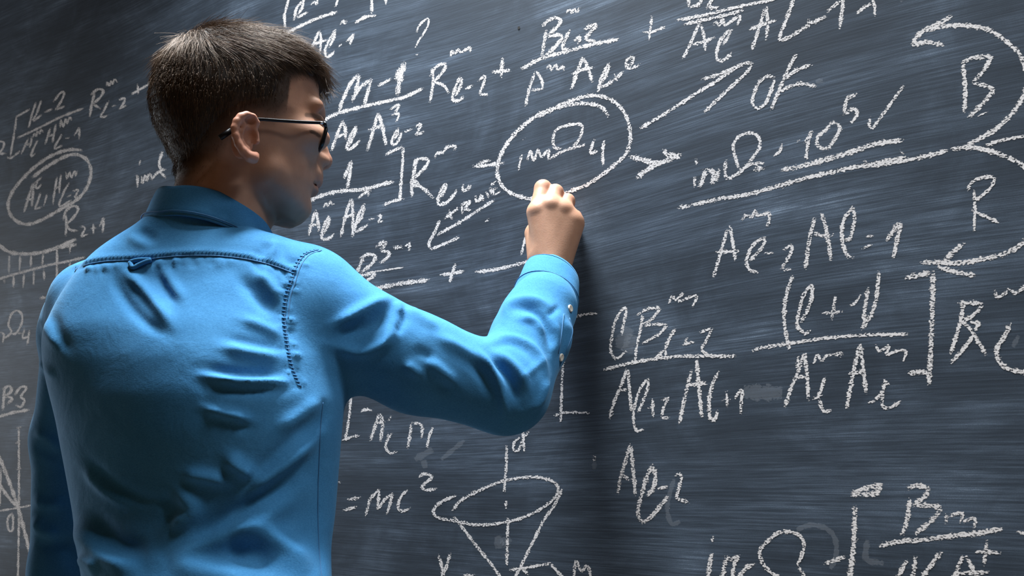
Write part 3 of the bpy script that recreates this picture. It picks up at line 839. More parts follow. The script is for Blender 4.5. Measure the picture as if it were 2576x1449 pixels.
for q, s in ((Lp(800, 464), .0075), (Lp(792, 483), .0075)):
    dd = np.exp(-(((HV[:, 0] - q[0]) / .012) ** 2 + ((HV[:, 2] - q[2]) / .0062) ** 2 + (HV[:, 1] / .019) ** 2)); blend(dd * .7, (.40, .14, .11))
NPX = np.stack(H2px(hd2H(HV * np.array([1, 0, 1]) - np.abs(HV) * np.array([0, 1, 0]))), 1)
def pxmask(pts, w):
    q = crspline(pts, 3.0); d = np.full(len(HV), 1e9)
    for a, b in zip(q[:-1], q[1:]):
        t = np.clip(((NPX - a) @ (b - a)) / ((b - a) @ (b - a) + 1e-9), 0, 1); d = np.minimum(d, np.hypot(*(NPX - a - t[:, None] * (b - a)).T))
    return 1 - sstep(d, w * .55, w)
front_ = sstep(HV[:, 0], .055, .065)
blend(pxmask([(772, 289), (792, 292), (814, 301)], 7.5) * .7 * front_, (.03, .018, .012))
blend(pxmask([(783, 331), (793, 335), (804, 343)], 5.5) * .8 * front_, (.03, .018, .014))
blend(fade * .92, (.030, .018, .011))
head_parts = (H2W(hd2H(HV)), HQ, C)

# --- right hand holding the chalk (pixel, pixel, distance, radius)
J = {'w0': (1352, 800, 1.150), 'wr': (1383, 690, 1.200),
     'i0': (1354, 535, 1.207), 'i1': (1366, 474, 1.224), 'i2': (1380, 492, 1.243), 'i3': (1392, 512, 1.252),
     'm0': (1385, 522, 1.203), 'm1': (1397, 484, 1.222), 'm2': (1404, 508, 1.243), 'm3': (1404, 532, 1.246),
     'r0': (1415, 532, 1.206), 'r1': (1427, 506, 1.225), 'r2': (1428, 534, 1.244), 'r3': (1422, 560, 1.242),
     'p0': (1437, 562, 1.212), 'p1': (1446, 546, 1.230), 'p2': (1447, 574, 1.244), 'p3': (1438, 596, 1.240),
     't0': (1362, 650, 1.215), 't1': (1347, 588, 1.236), 't2': (1362, 540, 1.246), 't3': (1385, 522, 1.256)}
J = {k: Hp(*v) for k, v in J.items()}
def hand_sdf(P):
    d = None
    for f, r in (('i', .0178), ('m', .0182), ('r', .0175), ('p', .0160)):
        e = rc(P, J['wr'] + (J[f + '0'] - J['wr']) * .12, J[f + '0'], .0200, r); d = e if d is None else smin(d, e, .012)
    d = smin(d, rc(P, J['t0'], J['t1'], .0215, .0165), .014)
    d = smin(d, rc(P, J['p0'], J['wr'] + np.array([.014, .014, .025]), .017, .020), .016)
    for f in 'imrp':                                # knuckles
        d = smin(d, ell(P, J[f + '0'] + np.array([0, -.0035, .001]), (.0125, .0145, .0125)), .006)
    wv = np.array([.0080, 0.0, 0.0])
    d = smin(d, rc(P, J['w0'] - wv, J['wr'] - wv * .9, .028, .0195), .012)
    d = smin(d, rc(P, J['w0'] + wv, J['wr'] + wv * .9, .028, .0195), .012)
    fing = None
    for f, rr in (('i', (.0145, .0132, .0115, .0092)), ('m', (.0142, .0124, .0112, .0092)), ('r', (.0135, .0116, .0105, .0088)), ('p', (.0125, .0106, .0094, .008))):
        e = chain(P, [J[f + str(k)] for k in range(4)], rr, .004); fing = e if fing is None else smin(fing, e, .0022)
    d = smin(d, fing, .0065)
    d = smin(d, chain(P, [J['t1'], J['t2'], J['t3']], (.0145, .0125, .0100), .004), .006)
    return d
pts = np.array(list(J.values())); lo = pts.min(0) - .04; hi = pts.max(0) + .04; lo[2] = Hp(1352, 800, 1.15)[2] - .02
KV, KQ = surfnet(hand_sdf, lo, hi, 0.0013); KV = smooth(KV, KQ, 2, .4)
CK = np.tile(np.array([.50, .285, .185]), (len(KV), 1))
for f in 'imrp':
    for k, rad, am in (('1', .016, .45), ('0', .012, .30)):
        g = np.exp(-(np.linalg.norm(KV - J[f + k], axis=1) / rad) ** 2 / 1.2) * am; CK = CK * (1 - g[:, None]) + np.array([.52, .235, .165]) * g[:, None]
# --- left arm and hand below the frame, chest and hips inside the clothes (coarse)
LE, LWr = Hp(174, 1440, 1.21), np.array([-0.63, 1.20, -0.42])
def low_sdf(P):
    d = rc(P, LE, LWr, .038, .027)
    pd = LWr + np.array([.01, .02, -.06]); d = smin(d, rc(P, LWr, pd, .026, .030), .02)
    for i in range(4):
        o_ = np.array([.012 * (i - 1.5) * .4, .017 * (i - 1.5), 0]); ln = (.075, .085, .08, .062)[i]
        a = pd + o_ + np.array([0, 0, -.02]); b_ = a + np.array([.008, 0, -ln * .55]); c_ = b_ + np.array([.018, 0, -ln * .45])
        d = smin(d, chain(P, [a, b_, c_], [.010, .009, .007], .003), .004)
    d = smin(d, chain(P, [LWr + np.array([.01, .03, -.03]), pd + np.array([.02, .055, -.03]), pd + np.array([.03, .06, -.06])], [.014, .011, .009], .004), .008)
    return d
pl = np.array([LE, LWr]); lo = pl.min(0) - .1; hi = pl.max(0) + .1; lo[2] -= .12
AV, AQ = surfnet(low_sdf, lo, hi, 0.003)
n1, n2 = len(HV), len(HV) + len(KV)
BV = np.vstack([head_parts[0], H2W(KV), H2W(AV)]); BQ = np.vstack([HQ, KQ + n1, AQ + n2]); BC = np.vstack([C, CK, np.tile(BASE, (len(AV), 1))])
def bridge(qa, qb, path, rad):
    """open one quad on each piece and join them with a limb through the given centres"""
    global BV, BQ, BC
    ra, rb = BQ[qa][::-1].copy(), BQ[qb].copy(); rings = [ra]; n0 = len(BV); P = [BV[ra].mean(0)] + list(path) + [BV[rb].mean(0)]
    u0 = BV[ra[0]] - P[0]; u0 /= np.linalg.norm(u0); new = []
    for i, (c, r) in enumerate(zip(path, rad)):
        t = P[i + 2] - P[i]; t /= np.linalg.norm(t); u0 = u0 - (u0 @ t) * t; u0 /= np.linalg.norm(u0); v = np.cross(t, u0)
        sgn = np.sign(np.cross(BV[ra[1]] - P[0], BV[ra[0]] - P[0]) @ t) or 1
        rings.append(np.arange(4) + n0 + len(new)); new += [c + r * (math.cos(a) * u0 - sgn * math.sin(a) * v) for a in (0, math.pi / 2, math.pi, 3 * math.pi / 2)]
    best = min(range(4), key=lambda k: np.linalg.norm(np.array(new)[-4:] - BV[np.roll(rb, k)], axis=1).sum())
    rings.append(np.roll(rb, best)); BV = np.vstack([BV, new]); BC = np.vstack([BC, np.tile(BASE, (len(new), 1))])
    F_ = [(a[k], a[(k + 1) % 4], b[(k + 1) % 4], b[k]) for a, b in zip(rings[:-1], rings[1:]) for k in range(4)]
    BQ = np.vstack([np.delete(BQ, [qa, qb], 0), F_])
def nearq(p, lo_, hi_):
    cq = BV[BQ[:, 0]]; ok_ = (BQ[:, 0] >= lo_) & (BQ[:, 0] < hi_); return int(np.argmin(np.where(ok_, np.linalg.norm(cq - p, axis=1), 9)))
nk0 = H2W(Hp(545, 700, 1.03)); n3 = n2 + len(AV)
armp = [H2W(Hp(*q)) for q in ((640, 740, 1.03), (800, 800, 1.0), (1050, 915, 1.03), (1268, 975, 1.06), (1330, 860, 1.11))]
bridge(nearq(nk0 + .03 * RV, 0, n1), nearq(H2W(Hp(1348, 815, 1.145)), n1, n2), armp, [.05, .045, .04, .036, .034])
armp = [H2W(q) for q in (Hp(400, 760, 1.05), Hp(230, 800, 1.12), Hp(185, 1100, 1.19), LE + np.array([0, 0, .06]))]
bridge(nearq(nk0 - .03 * RV, 0, n1), nearq(H2W(LE + np.array([0, 0, .04])), n2, n3), armp, [.05, .04, .035, .034])
me = fastmesh('body', BV, BQ); setcol(me, BC); body = link('body', me, M['skin'], person)

# --- fingernails are hidden; the chalk stick is pinched between thumb and forefinger
c0, c1 = Hp(1386, 530, 1.232), Hp(1398, 503, 1.2765)
o = tube('chalk_stick', H2W(np.array([c0, c0 + (c1 - c0) * .5, c1])), .0045, M['button'], None, 10)
tag(o, 'short white chalk stick pinched in the writing hand against the chalkboard', 'chalk')

# --- hair: a sculpted mass plus fibres
FR = [Lp(735, 146), Lp(778, 170), Lp(802, 190), Lp(812, 214), Lp(812, 238)]
def hair_sdf(P):
    d = neck_union(P, skull(P)) - hairthick(P)
    top = None
    for Y, s in ((-.040, .0), (-.018, .3), (.006, .7), (.030, 1.0), (.048, .9)):
        pts = [p + np.array([-.010 * (1 - s) - abs(Y) * .20 + min(Y, 0) * .30, Y, -abs(Y) * .12]) for p in FR]
        n = 4 if s < .2 else 5
        e = chain(P, pts[:n], [.016, .015, .012, .008, .0035][:n], .006); top = e if top is None else smin(top, e, .008)
    d = smin(d, top, .014)
    # lifted crown and forelock volume as in the outline
    d = smin(d, rc(P, Lp(575, 128), Lp(690, 142), .019, .020), .025)
    d = smin(d, rc(P, Lp(490, 146), Lp(575, 128), .013, .019), .02)
    return d
RV_, RQ = surfnet(hair_sdf, np.array([-.15, -.11, loc(600, 470)[2]]), np.array([.16, .11, zz[-1] + .05]), 0.0022)
RV_ = smooth(RV_, RQ, 2, .4)
th = hairthick(RV_); RN = normals(RV_, RQ)
# strand-like furrows on the mass itself
hair = link('hair', fastmesh('hair', H2W(hd2H(RV_ - RN * .0022)), RQ), M['hair'], person)
crown = Lp(478, 112, -.012)
def flow(P, Nn):
    v = P - crown; r = np.linalg.norm(v, axis=1)[:, None] + 1e-6; v = v / r
    front = sstep(P[:, 0], crown[0] - .005, crown[0] + .03)[:, None] * sstep(P[:, 2], loc(600, 260)[2], loc(600, 170)[2])[:, None]
    g = front * np.array([1.0, 0.0, -.10]) + (1 - front) * np.array([-.08, 0, -1.0])
    side = np.c_[np.zeros(len(P)), np.sign(P[:, 1]) * .25 * front[:, 0], np.zeros(len(P))]
    w = np.exp(-(r / .035) ** 2)
    d = v * (w + .35) + g * (1 - w) + side
    d = d - (d * Nn).sum(1)[:, None] * Nn
    return d / (np.linalg.norm(d, axis=1)[:, None] + 1e-9)
def strands(name, P, Nn, Ln, lift, rad, npt=6, parent=None):
    T = flow(P, Nn) + rng.normal(0, .16, P.shape); T /= np.linalg.norm(T, axis=1)[:, None]
    pts = [P - Nn * .0015]; q = P.copy()
    curl = rng.normal(0, .10, P.shape); lf = lift * (0.5 + rng.random(len(P)))
    for i in range(1, npt):
        s = i / (npt - 1)
        dirv = T + Nn * (lf * (1 - 1.7 * s))[:, None] + curl * s + np.array([0, 0, -.18]) * s
        dirv /= np.linalg.norm(dirv, axis=1)[:, None]; q = q + dirv * (Ln / (npt - 1))[:, None]; pts.append(q.copy())
    A = np.stack(pts, 1); A = H2W(hd2H(A))
    cu = bpy.data.hair_curves.new(name); cu.add_curves([npt] * len(P))
    cu.position_data.foreach_set('vector', A.astype(np.float32).ravel())
    ra = cu.attributes.get('radius') or cu.attributes.new('radius', 'FLOAT', 'POINT')
    ra.data.foreach_set('value', np.tile(rad * np.linspace(1, .35, npt), len(P)).astype(np.float32))
    cu.materials.append(M['fibre'])
    o = bpy.data.objects.new(name, cu); COL.objects.link(o); o.parent = parent; o.matrix_parent_inverse = parent.matrix_world.inverted()
    tag(o, kind='stuff'); return o
ok = np.where(th > -.001)[0]; pick = rng.choice(ok, 15000); P = RV_[pick] + rng.normal(0, .0012, (len(pick), 3)); Nn = RN[pick]
topw = sstep(P[:, 2], loc(600, 240)[2], loc(600, 150)[2])
Ln = (.010 + .026 * topw) * (0.6 + .6 * rng.random(len(P)))
strands('hair_strands', P, Nn, Ln, .02 + .07 * topw, .00021, 6, hair)
fk = np.where((fade > .12) & (np.abs(HV[:, 1]) < .09))[0]; pick = rng.choice(fk, 9000)
keep = rng.random(9000) < fade[pick] ** .7; pick = pick[keep]
strands('clipped_hair', HV[pick] + rng.normal(0, .0006, (len(pick), 3)), HN[pick], .0055 * (.6 + .6 * rng.random(len(pick))) * (.4 + .6 * fade[pick]), .5 + 0 * pick, .00011, 4, hair)
# lashes and brow hairs are coloured into the skin; eyeglasses are worn on the head
# --- shirt
TA = math.radians(27.0)
FT = np.array([math.sin(TA), math.cos(TA), 0]); LT = np.array([-math.cos(TA), math.sin(TA), 0])   # chest forward, left
TS = [(1950, 250, 850, .965, .70), (1700, 235, 845, .945, .68), (1520, 215, 838, .940, .66), (1449, 205, 834, .952, .66), (1370, 192, 832, .984, .66), (1290, 184, 843, 1.000, .66), (1200, 168, 850, 1.000, .66), (1100, 149, 858, .995, .66),
      (1010, 133, 866, 1.0, .66), (920, 118, 850, 1.012, .66), (850, 112, 822, 1.028, .66), (780, 150, 790, 1.05, .66), (720, 200, 750, 1.068, .68), (660, 270, 700, 1.072, .75), (610, 360, 660, 1.05, .85), (575, 430, 625, 1.045, .95)]
tz, tr, td_, ta, tb = [], [], [], [], []
for y, l, r, D, ra in TS:
    a = Hp(l, y, D); b = Hp(r, y, D); w = (b[0] - a[0]) / 2
    A = w / math.sqrt(math.cos(TA) ** 2 + (ra * math.sin(TA)) ** 2)
    tz.append(a[2]); tr.append((a[0] + b[0]) / 2); td_.append(D); ta.append(A); tb.append(A * ra)
tz, tr, td_, ta, tb = map(np.array, (tz, tr, td_, ta, tb))
ZT = np.linspace(tz[0] - .02, tz[-1] + .02, 500)
def smt(v):
    r = np.interp(ZT, tz, v); k = np.exp(-np.linspace(-2, 2, 31) ** 2); k /= k.sum(); return np.convolve(np.pad(r, 15, 'edge'), k, 'valid')
TR, TD, TAa, TB = smt(tr), smt(td_), smt(ta), smt(tb)
def torso(P):
    z = P[:, 2]; c = np.stack([np.interp(z, ZT, TR), np.interp(z, ZT, TD), z], 1); q = P - c
    x = q @ LT; y = q @ FT; a = np.interp(z, ZT, TAa); b = np.interp(z, ZT, TB)
    k = (np.abs(x / a) ** 2.4 + np.abs(y / b) ** 2.4) ** (1 / 2.4)
    d = (k - 1) * np.minimum(a, b)
    return np.maximum(d, np.maximum(z - tz[-1], tz[0] - z))
def Hq(x, y, D): return Hp(x, y, D)
def shirt_sdf(P):
    d = torso(P)
    # shoulders
    d = smin(d, rc(P, Hq(478, 645, 1.045), Hq(232, 752, 1.10), .044, .046), .05)
    d = smin(d, rc(P, Hq(522, 665, 1.015), Hq(512, 592, 1.012), .080, .066), .03)
    d = smin(d, rc(P, Hq(618, 694, 1.035), Hq(770, 738, 1.01), .038, .056), .045)
    # shoulder blades
    d = smin(d, ell(P, Hq(330, 800, .985), (.075, .045, .095)), .06)
    d = smin(d, ell(P, Hq(640, 800, .960), (.070, .045, .095)), .06)
    # right upper arm, elbow, forearm
    d = smin(d, chain(P, [Hq(792, 795, 1.0), Hq(1050, 915, 1.03), Hq(1268, 982, 1.06)], [.068, .0590, .0545], .02), .035)
    fa = [Hq(1275, 975, 1.062), Hq(1335, 850, 1.115), Hq(1366, 772, 1.155), Hq(1378, 735, 1.178)]
    d = smin(d, chain(P, fa, [.0535, .0535, .0475, .0380], .01), .022)
    d = smin(d, ell(P, Hq(1322, 786, 1.135), (.030, .028, .026)), .02)
    # left arm hanging beyond the torso
    la = chain(P, [Hq(215, 800, 1.13), Hq(176, 1100, 1.20), Hq(174, 1430, 1.21), LWr + np.array([0, 0, .02])], [.050, .0475, .0480, .036], .02)
    d = smin(d, la, .006)
    d = smin(d, rc(P, Hq(232, 752, 1.10), Hq(200, 840, 1.13), .046, .050), .02)
    return d
lo = np.array([-.78, .80, tz[0] - .01]); hi = np.array([.14, 1.34, Hp(500, 520, 1.04)[2]])
SV, SQ = surfnet(shirt_sdf, lo, hi, 0.0036)
SV = smooth(SV, SQ, 3, .5)
# folds: polylines in photo pixels, half width in pixels, height in millimetres (minus = valley)
FOLDS = [
 ((307, 678, 340, 706, 380, 748, 436, 822), 14, 7), ((282, 690, 311, 749, 361, 806, 425, 846), 14.2, -4.34),
 ((388, 678, 408, 718, 446, 768), 14.2, -3.72), ((408, 672, 432, 712, 465, 760), 14, 4),
 ((598, 690, 640, 741, 692, 792), 16.1, -4.96), ((640, 684, 676, 716, 708, 762), 15, 6),
 ((505, 944, 601, 962, 730, 962), 9, 9), ((510, 972, 610, 984, 735, 980), 13.3, -3.72), ((500, 925, 600, 938, 730, 938), 13.3, -3.1),
 ((552, 870, 630, 888, 710, 900), 13, 5), ((560, 850, 640, 866, 715, 878), 13.3, -2.48), ((600, 800, 660, 822, 716, 850), 13, 4),
 ((106, 780, 122, 838, 155, 880), 14, 3.5), ((135, 780, 148, 840, 180, 890), 15, -2),
 ((345, 575, 366, 592, 396, 606), 14.2, -3.1), ((320, 590, 350, 610, 380, 620), 14, 3),
 ((668, 605, 662, 630, 640, 650), 13.3, -3.1), ((690, 600, 686, 630, 672, 655), 12, 4), ((700, 606, 716, 640, 730, 676), 9.5, -1.86),
 ((758, 1185, 656, 1262, 543, 1330, 425, 1392), 30, -9), ((745, 1232, 640, 1304, 530, 1358, 415, 1408), 32, 13),
 ((190, 1300, 238, 1368, 296, 1414, 365, 1412), 32, 12), ((215, 1280, 262, 1340, 315, 1382, 380, 1372), 28, -7),
 ((575, 1358, 656, 1343, 722, 1392, 785, 1449), 34, 12), ((560, 1400, 640, 1400, 690, 1440), 26, -5),
 ((440, 1222, 486, 1270, 470, 1305, 421, 1325), 26, 9), ((400, 1240, 430, 1285, 410, 1310), 17.1, -4.34),
 ((510, 1026, 570, 1042, 640, 1060), 13, 7.5), ((520, 1046, 580, 1062, 640, 1078), 12.3, -2.48), ((570, 1144, 600, 1172, 640, 1200), 18, 11),
 ((812, 1000, 760, 1040, 690, 1085), 18, 5), ((815, 1040, 720, 1120, 620, 1215), 19, -3.72), ((800, 1095, 700, 1180, 610, 1250), 20, 9),
 ((213, 1146, 277, 1214, 353, 1252, 420, 1262), 14.2, -3.72), ((205, 1168, 270, 1236, 345, 1276), 15, 5),
 ((455, 1190, 520, 1200, 590, 1216), 16, 8), ((200, 1400, 260, 1440), 18, 7.5), ((420, 1425, 520, 1440, 640, 1470), 30, 8),
 # right sleeve
 ((835, 822, 915, 780, 992, 748), 15, 9), ((848, 842, 930, 820, 985, 782), 18.1, -6.2), ((820, 866, 901, 886, 969, 862, 1004, 798), 15, 9),
 ((990, 845, 1012, 812, 1018, 780), 10.4, -4.96), ((1018, 770, 1060, 800, 1110, 830), 12, 5), ((1000, 760, 1008, 790), 9, 5),
 ((1015, 915, 1040, 930, 1065, 950), 14, 6), ((1068, 905, 1110, 935, 1155, 970), 15, 7), ((1040, 880, 1090, 900), 13.3, -3.1), ((1100, 960, 1130, 985), 13.3, -3.1),
 ((1085, 840, 1150, 872, 1215, 915, 1250, 960), 14, 5), ((1120, 880, 1180, 915, 1225, 965), 12.3, -2.48),
 ((1192, 872, 1231, 921, 1260, 973, 1272, 1060), 11, 8), ((1180, 895, 1215, 945, 1240, 1000), 11.4, -3.1), ((1226, 898, 1278, 953, 1308, 1020), 11.4, -6.2),
 ((1240, 880, 1300, 930, 1334, 990), 12, 7), ((1217, 869, 1274, 850, 1332, 868, 1364, 912, 1374, 970), 9, 5), ((1225, 880, 1275, 866, 1322, 884, 1350, 925), 8.55, -1.86),
 ((1285, 776, 1339, 781, 1377, 822, 1386, 885), 10.4, -5.58), ((1268, 806, 1284, 768, 1332, 756, 1385, 772), 10, 8), ((1300, 800, 1345, 808, 1368, 850), 10, 5),
 ((1376, 796, 1392, 784, 1408, 768), 7.6, -3.72), ((1392, 800, 1400, 850, 1390, 900), 10, 5), ((1300, 960, 1340, 930, 1372, 900), 8, 2.5), ((1330, 1040, 1362, 1000, 1378, 950), 10, 5),
 ((1415, 800, 1436, 840, 1418, 900), 10, 3),
 # left sleeve
 ((92, 905, 120, 930, 138, 950), 10, 3), ((85, 1085, 120, 1100, 150, 1130), 12, 4), ((85, 1120, 120, 1140, 158, 1150), 11.4, -2.48), ((84, 1300, 110, 1335, 150, 1340), 16, 6.25), ((88, 1360, 130, 1370, 180, 1355), 15.2, -3.72), ((82, 1250, 120, 1270, 165, 1260), 14, 5),
]
YOKE = [(190, 679), (220, 666), (265, 658), (320, 655), (375, 652), (430, 646), (500, 643), (570, 646), (640, 656), (700, 673), (742, 690)]
ARMS = [(800, 628), (768, 640), (747, 668), (735, 705), (722, 745), (716, 800), (723, 860), (735, 920), (757, 975)]
SIDE = [(812, 1012), (806, 1080), (803, 1150), (800, 1230), (800, 1320), (804, 1400), (812, 1480)]
for i in range(46):                                # puckers along the yoke and armhole seams
    t = rng.random(); q = crspline(YOKE, 4); k = q[int(t * (len(q) - 1))]; l_ = 12 + 22 * rng.random()
    FOLDS.append(((k[0], k[1] + 3, k[0] + 3 + 6 * t, k[1] + 3 + l_), 5.5, 1.3 * rng.choice([-1, 1])))
for i in range(34):
    t = rng.random(); q = crspline(ARMS, 4); k = q[int(t * (len(q) - 1))]; s = rng.choice([-1, 1])
    FOLDS.append(((k[0] + 4 * s, k[1], k[0] + s * (16 + 16 * rng.random()), k[1] + 4), 5.0, 1.5 * rng.choice([-1, 1])))
SN = normals(SV, SQ); sx, sy = H2px(SV)
view = SV / np.linalg.norm(SV, axis=1)[:, None]; facing = sstep(-(SN * view).sum(1), .0, .30)
disp = np.zeros(len(SV))
def strokedist(pts, step=6.0):
    q = crspline(pts, step); n = len(q); best = np.full(len(SV), 1e9); tt = np.zeros(len(SV))
    mnx, mny = q.min(0) - 90; mxx, mxy = q.max(0) + 90
    I = np.where((sx > mnx) & (sx < mxx) & (sy > mny) & (sy < mxy))[0]
    A = q[:-1]; Bv = q[1:] - A; P2 = np.stack([sx[I], sy[I]], 1)
    for k in range(n - 1):
        t = np.clip(((P2 - A[k]) @ Bv[k]) / (Bv[k] @ Bv[k] + 1e-9), 0, 1); d = np.hypot(*(P2 - A[k] - t[:, None] * Bv[k]).T)
        u = d < best[I]; best[I[u]] = d[u]; tt[I[u]] = (k + t[u]) / (n - 1)
    return best, tt
for pts, w, h in FOLDS:
    pts = np.array(pts, float).reshape(-1, 2); d, t = strokedist(pts)
    tap = sstep(t, -.02, .30) * sstep(1 - t, -.02, .30)
    disp += h * .001 * np.exp(-(d / w) ** 2) * (.15 + .85 * tap)
for pts, w, h in ((YOKE, 5.5, -1.6), (ARMS, 6.5, -1.1), (SIDE, 6, -1.2)):
    d, t = strokedist(pts); disp += h * .001 * np.exp(-(d / w) ** 2)
d, t = strokedist([(x, y - 9) for x, y in YOKE]); disp += .0016 * np.exp(-(d / 9) ** 2)
SV = SV + SN * (disp * facing)[:, None]
SV = smooth(SV, SQ, 1, .25)
SW = H2W(SV)
shirt = link('shirt', fastmesh('shirt', SW, SQ), M['shirt'], person)
tag(shirt, 'blue denim long-sleeved shirt')
bvh = BVHTree.FromPolygons([tuple(v) for v in SW], [tuple(q) for q in SQ])
def onshirt(px, py, off=0.0):
    q = ray(px, py); w = q[0] * RV + q[1] * FV + q[2] * ZV; w /= np.linalg.norm(w)
    h = bvh.ray_cast(Vector(CAM), Vector(w))
    if h[0] is None: return None, None
    n = np.array(h[1]); n = n if n @ w < 0 else -n
    return np.array(h[0]) + n * off, n
def seam(name, pts, rad, off, step=5.0):
    q = crspline(pts, step); P = [p for p in (onshirt(x, y, off)[0] for x, y in q) if p is not None]
    P = np.array(P); J_ = np.linalg.norm(np.diff(P, axis=0), axis=1); P = P[np.r_[True, J_ < .03]]
    for _ in range(2): P[1:-1] = .25 * P[:-2] + .5 * P[1:-1] + .25 * P[2:]
    return tube(name, P, rad, M['thread'], shirt, 6)
seam('yoke_seam', YOKE, .0008, .0002); seam('armhole_seam', ARMS, .0008, .0002); seam('side_seam', SIDE, .0007, .0002)
seam('armhole_seam', [(x + 9, y + 2) for x, y in ARMS[:6]], .0006, .0002)
def stitches(name, pts, n, half, rad, dirpx):
    V = []; Q = []; q = crspline(pts, 2.0)
    for i in range(n):
        k = q[int((i + .5) / n * (len(q) - 1))]
        a = onshirt(k[0] - dirpx[0] * half, k[1] - dirpx[1] * half, .0002)[0]; b = onshirt(k[0] + dirpx[0] * half, k[1] + dirpx[1] * half, .0002)[0]
        if a is None or b is None or np.linalg.norm(a - b) > .02: continue
        v, f = tube_arrays([a, (a + b) / 2, b], [rad * .5, rad, rad * .5], 6); o_ = len(V); V += v; Q += [tuple(x + o_ for x in g) for g in f]
    o = link(name, mesh(name, V, Q), M['shirt'], shirt); tag(o, kind='stuff'); return o
stitches('yoke_stitching', [(x, y - 10) for x, y in YOKE], 58, 6, .0009, (.45, -.9))
stitches('armhole_stitching', [(x - 2, y) for x, y in ARMS], 40, 6, .0010, (.95, .2))
# locker loop under the yoke
lp = [onshirt(x, y, .002)[0] for x, y in ((330, 662), (336, 676), (352, 668), (372, 660), (384, 656))]
tube('locker_loop', crspline(np.array(lp), .002), .0028, M['shirt'], shirt, 8)
lp = [onshirt(x, y, .002)[0] for x, y in ((332, 660), (352, 655), (378, 655))]
tube('locker_loop', crspline(np.array(lp), .002), .0026, M['shirt'], shirt, 8)

# --- collar: stand, roll and turned-down leaf around the neck
NC = Hp(540, 540, 1.025)
zback = Hp(490, 468, .955)[2] - .002
prof = [(-.002, -.040, .060), (-.001, -.018, .061), (.0, -.003, .0635), (.004, .0005, .066), (.0085, -.004, .0685), (.0115, -.016, .0725), (.0145, -.030, .0765), (.016, -.041, .0805), (.0145, -.042, .079), (.011, -.030, .0745)]
nphi = 96; V = []; Q = []
for i in range(nphi):
    ph = math.radians(16) + (2 * math.pi - math.radians(32)) * i / (nphi - 1)
    c, s = math.cos(ph), math.sin(ph); fr = (1 + c) / 2
    zt = zback + .004 - .054 * fr ** 1.1 + (.018 if s > 0 else .000) * s
    leaf = 1 + .35 * fr                       # the leaf is longer towards the points
    for (dr, dz, r) in prof:
        rr = r + .004 * fr
        a_, b_ = rr * 1.08, rr * 1.04
        dzz = dz * (leaf if dz < -.006 else 1)
        p = NC + FT * (c * b_) + LT * (s * a_); p = np.array([p[0], p[1], zt + dzz]); V.append(p)
m_ = len(prof)
for i in range(nphi - 1):
    for k in range(m_ - 1):
        a = i * m_ + k; Q.append((a, a + 1, a + m_ + 1, a + m_))
me = mesh('collar', H2W(np.array(V)), Q)
collar = link('collar', me, M['shirt'], shirt)
def colline(k, rad, out, nm, zoff=0):
    P = np.array([V[i * m_ + k] for i in range(nphi)]); c_ = P - NC; c_[:, 2] = 0; c_ /= np.linalg.norm(c_, axis=1)[:, None]
    P = P + c_ * out + np.array([0, 0, zoff]); return tube(nm, H2W(P), rad, M['thread'], collar, 5)
colline(7, .0008, .0004, 'collar_stitching', .005); 

# --- cuff, buttons and sleeve placket
CA, CB = Hp(1366, 775, 1.155), Hp(1390, 690, 1.205); ax = CB - CA; ln = np.linalg.norm(ax); ax /= ln
e1 = np.cross(ax, np.array([0, 1.0, 0])); e1 /= np.linalg.norm(e1); e2 = np.cross(ax, e1)
V = []; Q = []; n = 48
rings = [(.10, .0455), (.28, .0470), (.33, .0480), (.55, .0462), (.85, .0440), (.985, .0425), (1.0, .0415), (.985, .0400), (.80, .0405), (.50, .042)]
for t, r in rings:
    for k in range(n):
        f = 2 * math.pi * k / n; tl = -.010 * math.cos(f) * (1 if t > .5 else .4)
        r2 = r * (1 + .012 * math.sin(3 * f + 9 * t)); V.append(CA + ax * (ln * t + tl * (1 if e1[0] > 0 else -1)) + e1 * (r2 * math.cos(f)) + e2 * (r2 * .86 * math.sin(f)))
for i in range(len(rings) - 1):
    for k in range(n):
        a = i * n + k; b = i * n + (k + 1) % n; Q.append((a, b, b + n, a + n))
cuff = link('cuff', mesh('cuff', H2W(np.array(V)), Q), M['shirt'], shirt)
for i in (5, 2):
    P = np.array([V[i * n + k % n] for k in range(n + 1)]); P = P + (P - P.mean(0)) * .012 - ax * (.004 if i == 5 else -.004)
    tube('cuff_stitching', H2W(P), .0006, M['thread'], cuff, 5)
cb = BVHTree.FromPolygons([tuple(v) for v in H2W(np.array(V))], Q)
def button(px, py, tree, parent, rad=.0052):
    q = ray(px, py); w = q[0] * RV + q[1] * FV + q[2] * ZV; w /= np.linalg.norm(w)
    hs = [h_ for h_ in (tr_.ray_cast(Vector(CAM), Vector(w)) for tr_ in (tree, bvh)) if h_[0] is not None]
    if not hs: return
    h = min(hs, key=lambda q_: q_[3])
    nn = np.array(h[1]); nn = nn if nn @ w < 0 else -nn
    u = np.cross(nn, ZV); u /= np.linalg.norm(u); v = np.cross(nn, u); V = []; Q = []
    prof_ = [(1.0, -.001), (1.0, .0014), (.88, .0022), (.70, .0016), (.0, .0015)]
    for r, z in prof_:
        for k in range(16):
            a = 2 * math.pi * k / 16; V.append(np.array(h[0]) + nn * z + rad * r * (math.cos(a) * u + math.sin(a) * v))
    for i in range(len(prof_) - 1):
        for k in range(16):
            a = i * 16 + k; b = i * 16 + (k + 1) % 16; Q.append((a, b, b + 16, a + 16))
    o = link('button', mesh('button', V, Q), M['button'], parent); tag(o, 'small white shirt button'); return o
button(1434, 776, cb, cuff); button(1411, 899, bvh, shirt)
seam('placket_seam', [(1432, 800), (1440, 835), (1425, 880), (1408, 920)], .0009, .0003)
seam('placket_seam', [(1418, 790), (1412, 840), (1404, 890)], .0008, .0003)

